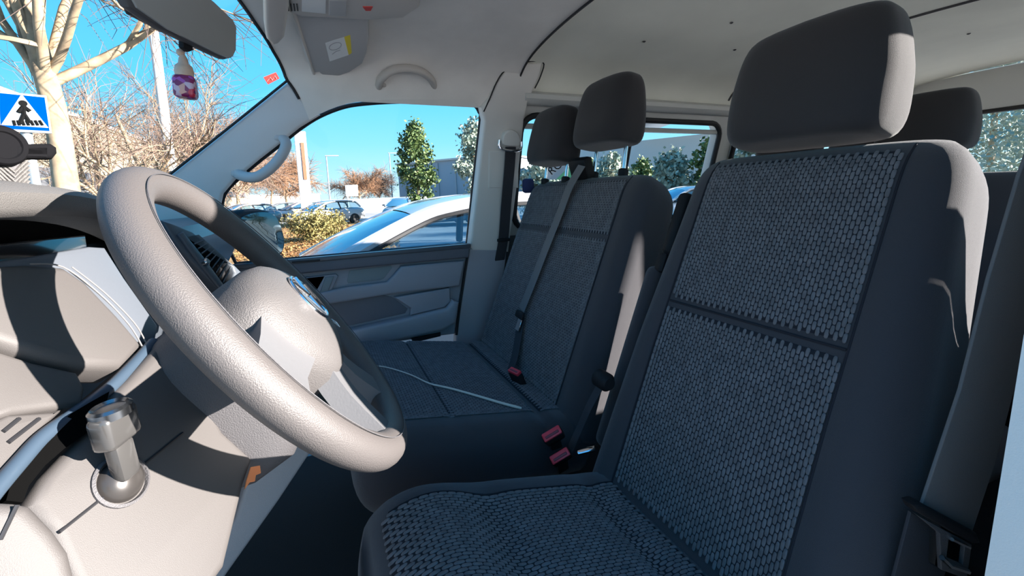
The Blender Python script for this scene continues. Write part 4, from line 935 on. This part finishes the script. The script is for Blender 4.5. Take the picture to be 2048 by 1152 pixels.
# white wall and grey hall
w0, w1 = fg(706, 48), fg(800, 48); wd = nz(w1 - w0)
wl = MB().box((w0 + w1) / 2 + [0, 0, .75], (np.linalg.norm(w1 - w0) + 6, .3, 1.5), [wd, np.cross([0, 0, 1], wd), (0, 0, 1)]).build('boundary_wall', M_WPAINT, smooth=False, label='low white boundary wall left of the green tree', cat='wall')
q0, q1 = fg(800, 72), fg(1010, 60); wd = nz(q1 - q0); Lw = np.linalg.norm(q1 - q0)
hall = thing('grey_hall', 'pale grey hall building behind the green tree', 'building', (q0 + q1) / 2); wn = np.cross([0, 0, 1], wd)
MB().box((q0 + q1) / 2 + wn * 8 + [0, 0, 3.4], (Lw, 16, 6.8), [wd, wn, (0, 0, 1)]).build('wall', M_GREYB, hall, smooth=False)
MB().box((q0 + q1) / 2 + wn * 8 + [0, 0, 6.9], (Lw + .6, 16.6, .25), [wd, wn, (0, 0, 1)]).build('roof', M_WPAINT, hall, smooth=False)
for k in range(6): MB().box(q0 + wd * Lw * (k + .5) / 6 - wn * .1 + [0, 0, 3.3], (.12, .15, 6.4), [wd, wn, (0, 0, 1)]).build('cladding_joint', M_GREYP, hall, smooth=False)
q0, q1 = fg(440, 95), fg(640, 110); wd = nz(q1 - q0); wn = np.cross([0, 0, 1], wd)
hs_ = thing('white_shed', 'long low white building behind the orange bare trees', 'building', (q0 + q1) / 2)
MB().box((q0 + q1) / 2 + wn * 3 + [0, 0, 1.5], (np.linalg.norm(q1 - q0), 6, 3.0), [wd, wn, (0, 0, 1)]).build('wall', M_WPAINT, hs_, smooth=False)
MB().box((q0 + q1) / 2 + wn * 3 + [0, 0, 3.1], (np.linalg.norm(q1 - q0) + .5, 6.5, .2), [wd, wn, (0, 0, 1)]).build('roof', M_GREYB, hs_, smooth=False)

leafy('green_tree', 'narrow green leafy tree in the passenger window', fg(838, 27), 5.9, 1.15, 21, M_GRN, n=6500, ls=.11)
leafy('pale_tree', 'pale green tree half hidden by the far door pillar', fg(952, 24), 5.6, 1.1, 22, M_GRNP, n=4500, ls=.11)
leafy('yellow_shrub', 'round yellowish shrub on the dry verge beyond the outside mirror', fg(628, 16.5), 1.05, .95, 23, M_BUSH, n=5000, ls=.045, cat='shrub', cone=False)
for k, (px, dep, H, m, lbl) in enumerate(((1085, 20, 3.6, M_GRNP, 'grey-green tree behind the far bench headrest'), (1225, 26, 4.2, M_GRNP, 'grey-green tree between the posts of the nearer bench headrest'), (1345, 24, 4.0, M_GRNP, 'grey-green tree in the rear window left of the driver headrest'),
        (1425, 24, 4.6, M_GRN, 'darker green tree at the right end of the rear side window'), (1520, 22, 4.8, M_GRNP, 'grey-green tree behind the driver headrest'), (1180, 38, 5, M_GRN, 'dark tree far behind the bench headrests'), (1285, 36, 4.6, M_GRN, 'dark tree beside the white building in the rear window'))):
    leafy('car_park_tree', lbl, fg(px, dep), H * .8, 1.2, 40 + k, m, n=2600, ls=.14, group='trees behind the van')
for k, (px, dep) in enumerate(((1975, 20), (2062, 30), (2160, 17))):
    leafy('car_park_tree', ('pale tree showing in the tailgate window beside the rear headrest', 'pale tree at the right edge of the tailgate window', 'pale tree beyond the right edge of the tailgate window')[k], fg(px, dep), 5.5, 2.2, 60 + k, M_GRNP, n=7000, ls=.07, group='trees behind the van')
q0, q1 = fg(1100, 60), fg(1640, 52); wd = nz(q1 - q0); wn = np.cross([0, 0, 1], wd); wn = wn if np.dot(wn, q0) > 0 else -wn; Lw = np.linalg.norm(q1 - q0)
rb = thing('white_hall', 'white building with a curved canopy seen through the rear side window', 'building', (q0 + q1) / 2)
MB().box((q0 + q1) / 2 + wn * 6 + [0, 0, 3.6], (Lw, 12, 7.2), [wd, wn, (0, 0, 1)]).build('wall', M_WPAINT, rb, smooth=False)
cp_ = [(q0 + wd * Lw * .42 - wn * .5 + wd * s * 12 + np.array([0, 0, 8.2 + 1.8 * math.sin(s * 1.9 + .3)])) for s in np.linspace(0, 1, 9)]
MB().ribbon(cp_, wn, 8, .3).build('canopy', M_GREYB, rb)
for k in (2, 4, 6): MB().tube([cp_[k], cp_[k] + [0, 0, 3.2]], .12, 6).build('mast', M_GREYB, rb)
# shop sign board
RS_ = Plane(far(1125, 335, 13), -far(1125, 335, 13) * [1, 1, 0])
rs = thing('shop_sign', 'white and green shop sign reading ROY behind the far bench headrest', 'sign', fg(1125, 13.1))
plate('sign_board', [(1092, 312), (1160, 306), (1160, 356), (1092, 360)], RS_, M_SWHITE, rs, thick=.06, bevel=0)
plate('sign_triangle', [(1112, 359), (1146, 326), (1160, 346), (1160, 356)], RS_, M_GREEN, rs, thick=.02, bevel=0, face=.01)
RT = Plane(RS_.p, RS_.n, RS_.u + RS_.v * .75)
text_mesh('sign_lettering', 'ROY', RT, RS_.hit(1116, 331), .34, M_SBLK, rs, face=.015, extrude=.004)
MB().tube([RS_.hit(1125, 355) - RS_.n * .1, np.array([*(RS_.hit(1125, 355) - RS_.n * .1)[:2], GZ])], .08, 8).build('sign_post', M_WPAINT, rs)

# ---- cars
def car(name, label, c, yaw, m, scale=1.0, L=4.2, detail=True, group=None):
    """hatchback, nose towards local -x, centred on c (ground)"""
    t = thing(name, label, 'car', c, group); c = np.array(c, float); ct, sn = math.cos(yaw), math.sin(yaw)
    T = lambda x, y, z: c + np.array([ct * x - sn * y, sn * x + ct * y, z]) * scale
    X = np.array([-2.1, -2.05, -1.9, -1.6, -1.15, -.6, 0, .6, 1.2, 1.7, 1.98, 2.08, 2.12]); ZT = [.45, .62, .70, .78, .86, .93, .95, .97, .98, .98, .95, .85, .5]; ZB = [.38, .26, .20, .18, .18, .18, .18, .18, .18, .2, .24, .30, .4]; HW = [.55, .72, .80, .85, .87, .88, .88, .88, .88, .86, .80, .74, .66]
    vs = []
    for x, zt, zb, h in zip(X, ZT, ZB, HW):
        for k in range(20):
            a = 2 * math.pi * k / 20; vs.append(T(x, h * math.copysign(abs(math.cos(a)) ** .4, math.cos(a)), (zt + zb) / 2 + (zt - zb) / 2 * math.copysign(abs(math.sin(a)) ** .45, math.sin(a))))
    link('body', vs, grid_faces(13, 20, False, True) + [tuple(range(20)), tuple(240 + k for k in range(20))], m, t, sharp=50)
    # roof and pillars
    rx = np.array([-.28, -.05, .35, .85, 1.3, 1.62]); rz = [1.33, 1.40, 1.445, 1.44, 1.40, 1.33]; rw = [.56, .585, .60, .60, .585, .555]
    vs = []
    for x, z, h in zip(rx, rz, rw):
        for s in np.linspace(-1, 1, 11): vs.append(T(x - .07 * (1 - s * s) * (x < 0), s * h, z - .055 * abs(s) ** 3))
    for x, z, h in zip(rx, rz, rw):
        for s in np.linspace(-1, 1, 11): vs.append(T(x, s * h, z - .03 - .055 * abs(s) ** 3))
    link('roof', vs, grid_faces(6, 11) + grid_faces(6, 11, off=66), m, t)
    for sg in (-1, 1):
        arch = crom([(-1.12, .80, .90), (-.72, .715, 1.10), (-.28, .60, 1.285), (-.05, .61, 1.345), (.35, .62, 1.39), (.85, .62, 1.385), (1.3, .605, 1.345), (1.62, .575, 1.27), (1.85, .70, .98)], 4)
        MB().tube([T(x, y * sg, z) for x, y, z in arch], .048 * scale, 8).build('pillar', m, t)
        MB().tube([T(x + .02, (y + .028) * sg, z - .045) for x, y, z in arch[3:-3]], .018 * scale, 6).build('window_trim', M_SEAL, t)
        low = [(-.95, .86, .93), (1.75, .84, .97)]; n_ = len(arch)
        vs = [T(x, y * sg, z - .03) for x, y, z in arch[2:-2]]; m2 = len(vs); vs += [T(-.95 + (2.7) * k / (m2 - 1), .85 * sg, .93 + .04 * k / (m2 - 1)) for k in range(m2)]
        link('side_window', vs, [(k, k + 1, m2 + k + 1, m2 + k) for k in range(m2 - 1)], G_CAR, t)
        MB().tube([T(.42, .63 * sg, 1.36), T(.45, .85 * sg, .94)], .04 * scale, 6).build('door_post', M_SEAL, t)
        for x in (-1.32, 1.28):
            MB().lathe(T(x, .74 * sg, .31), T(0, sg, 0) - T(0, 0, 0), [(.2 * scale, 0), (.31 * scale, .0), (.31 * scale, .16 * scale), (.25 * scale, .18 * scale), (.1 * scale, .17 * scale)], 20).build('wheel', M_TYRE, t)
        MB().box(T(-.72, .98 * sg, 1.0), (.16 * scale, .2 * scale, .12 * scale), None, .03, 2).build('door_mirror', m, t)
    def lin(a, b_, n_, nb2):
        return [T(*(np.array(a[j]) * (1 - i / n_) + np.array(b_[j]) * (i / n_) + np.array([-.0, 0, .03 * math.sin(math.pi * i / n_)]))) for i in range(n_ + 1) for j in range(nb2)]
    s_ = np.linspace(-1, 1, 9)
    ws0 = [(-1.12 - .18 * (1 - s * s), .80 * s, .90) for s in s_]; ws1 = [(-.28 - .09 * (1 - s * s), .58 * s, 1.325 - .05 * abs(s) ** 3) for s in s_]
    link('windscreen', lin(ws0, ws1, 6, 9), grid_faces(7, 9), mat('car_screen', (.05, .16, .26), .08, coat=1.0), t)
    rw0 = [(1.85 + .1 * (1 - s * s), .70 * s, .97) for s in s_]; rw1 = [(1.62, .55 * s, 1.32 - .05 * abs(s) ** 3) for s in s_]
    link('rear_window', lin(rw0, rw1, 4, 9), grid_faces(5, 9), G_CAR, t)
    MB().box(T(.3, 0, .80), (2.2 * scale, 1.3 * scale, .3 * scale), [[ct, sn, 0], [-sn, ct, 0], [0, 0, 1]], .1, 2).build('interior', M_BLKR, t)
    return t
car('parked_hatchback', 'white hatchback parked right beside the van, seen through the passenger window', (0.92, 3.62, GZ), 0, M_CARW)
far_cars = ((650, 27, .5, M_CARW, 'white car parked behind the yellowish shrub'), (598, 36, .3, M_CARW, 'small white car further away left of the totem'), (478, 30, .6, M_CARS, 'silver car seen low behind the outside mirror'),
            (800, 30, 1.2, M_CARS, 'dark silver car front showing by the green tree'), (880, 21, .1, M_CARS, 'silver car roof just behind the parked hatchback'), (1368, 17, -.2, M_CARW, 'white car between the bench and the driver seat in the rear window'), (560, 38, .2, M_CARS, 'far silver car under the orange trees'))
for px, dep, yaw, m, lbl in far_cars: car('parked_car', lbl, fg(px, dep), yaw, m, group='cars in the car park')
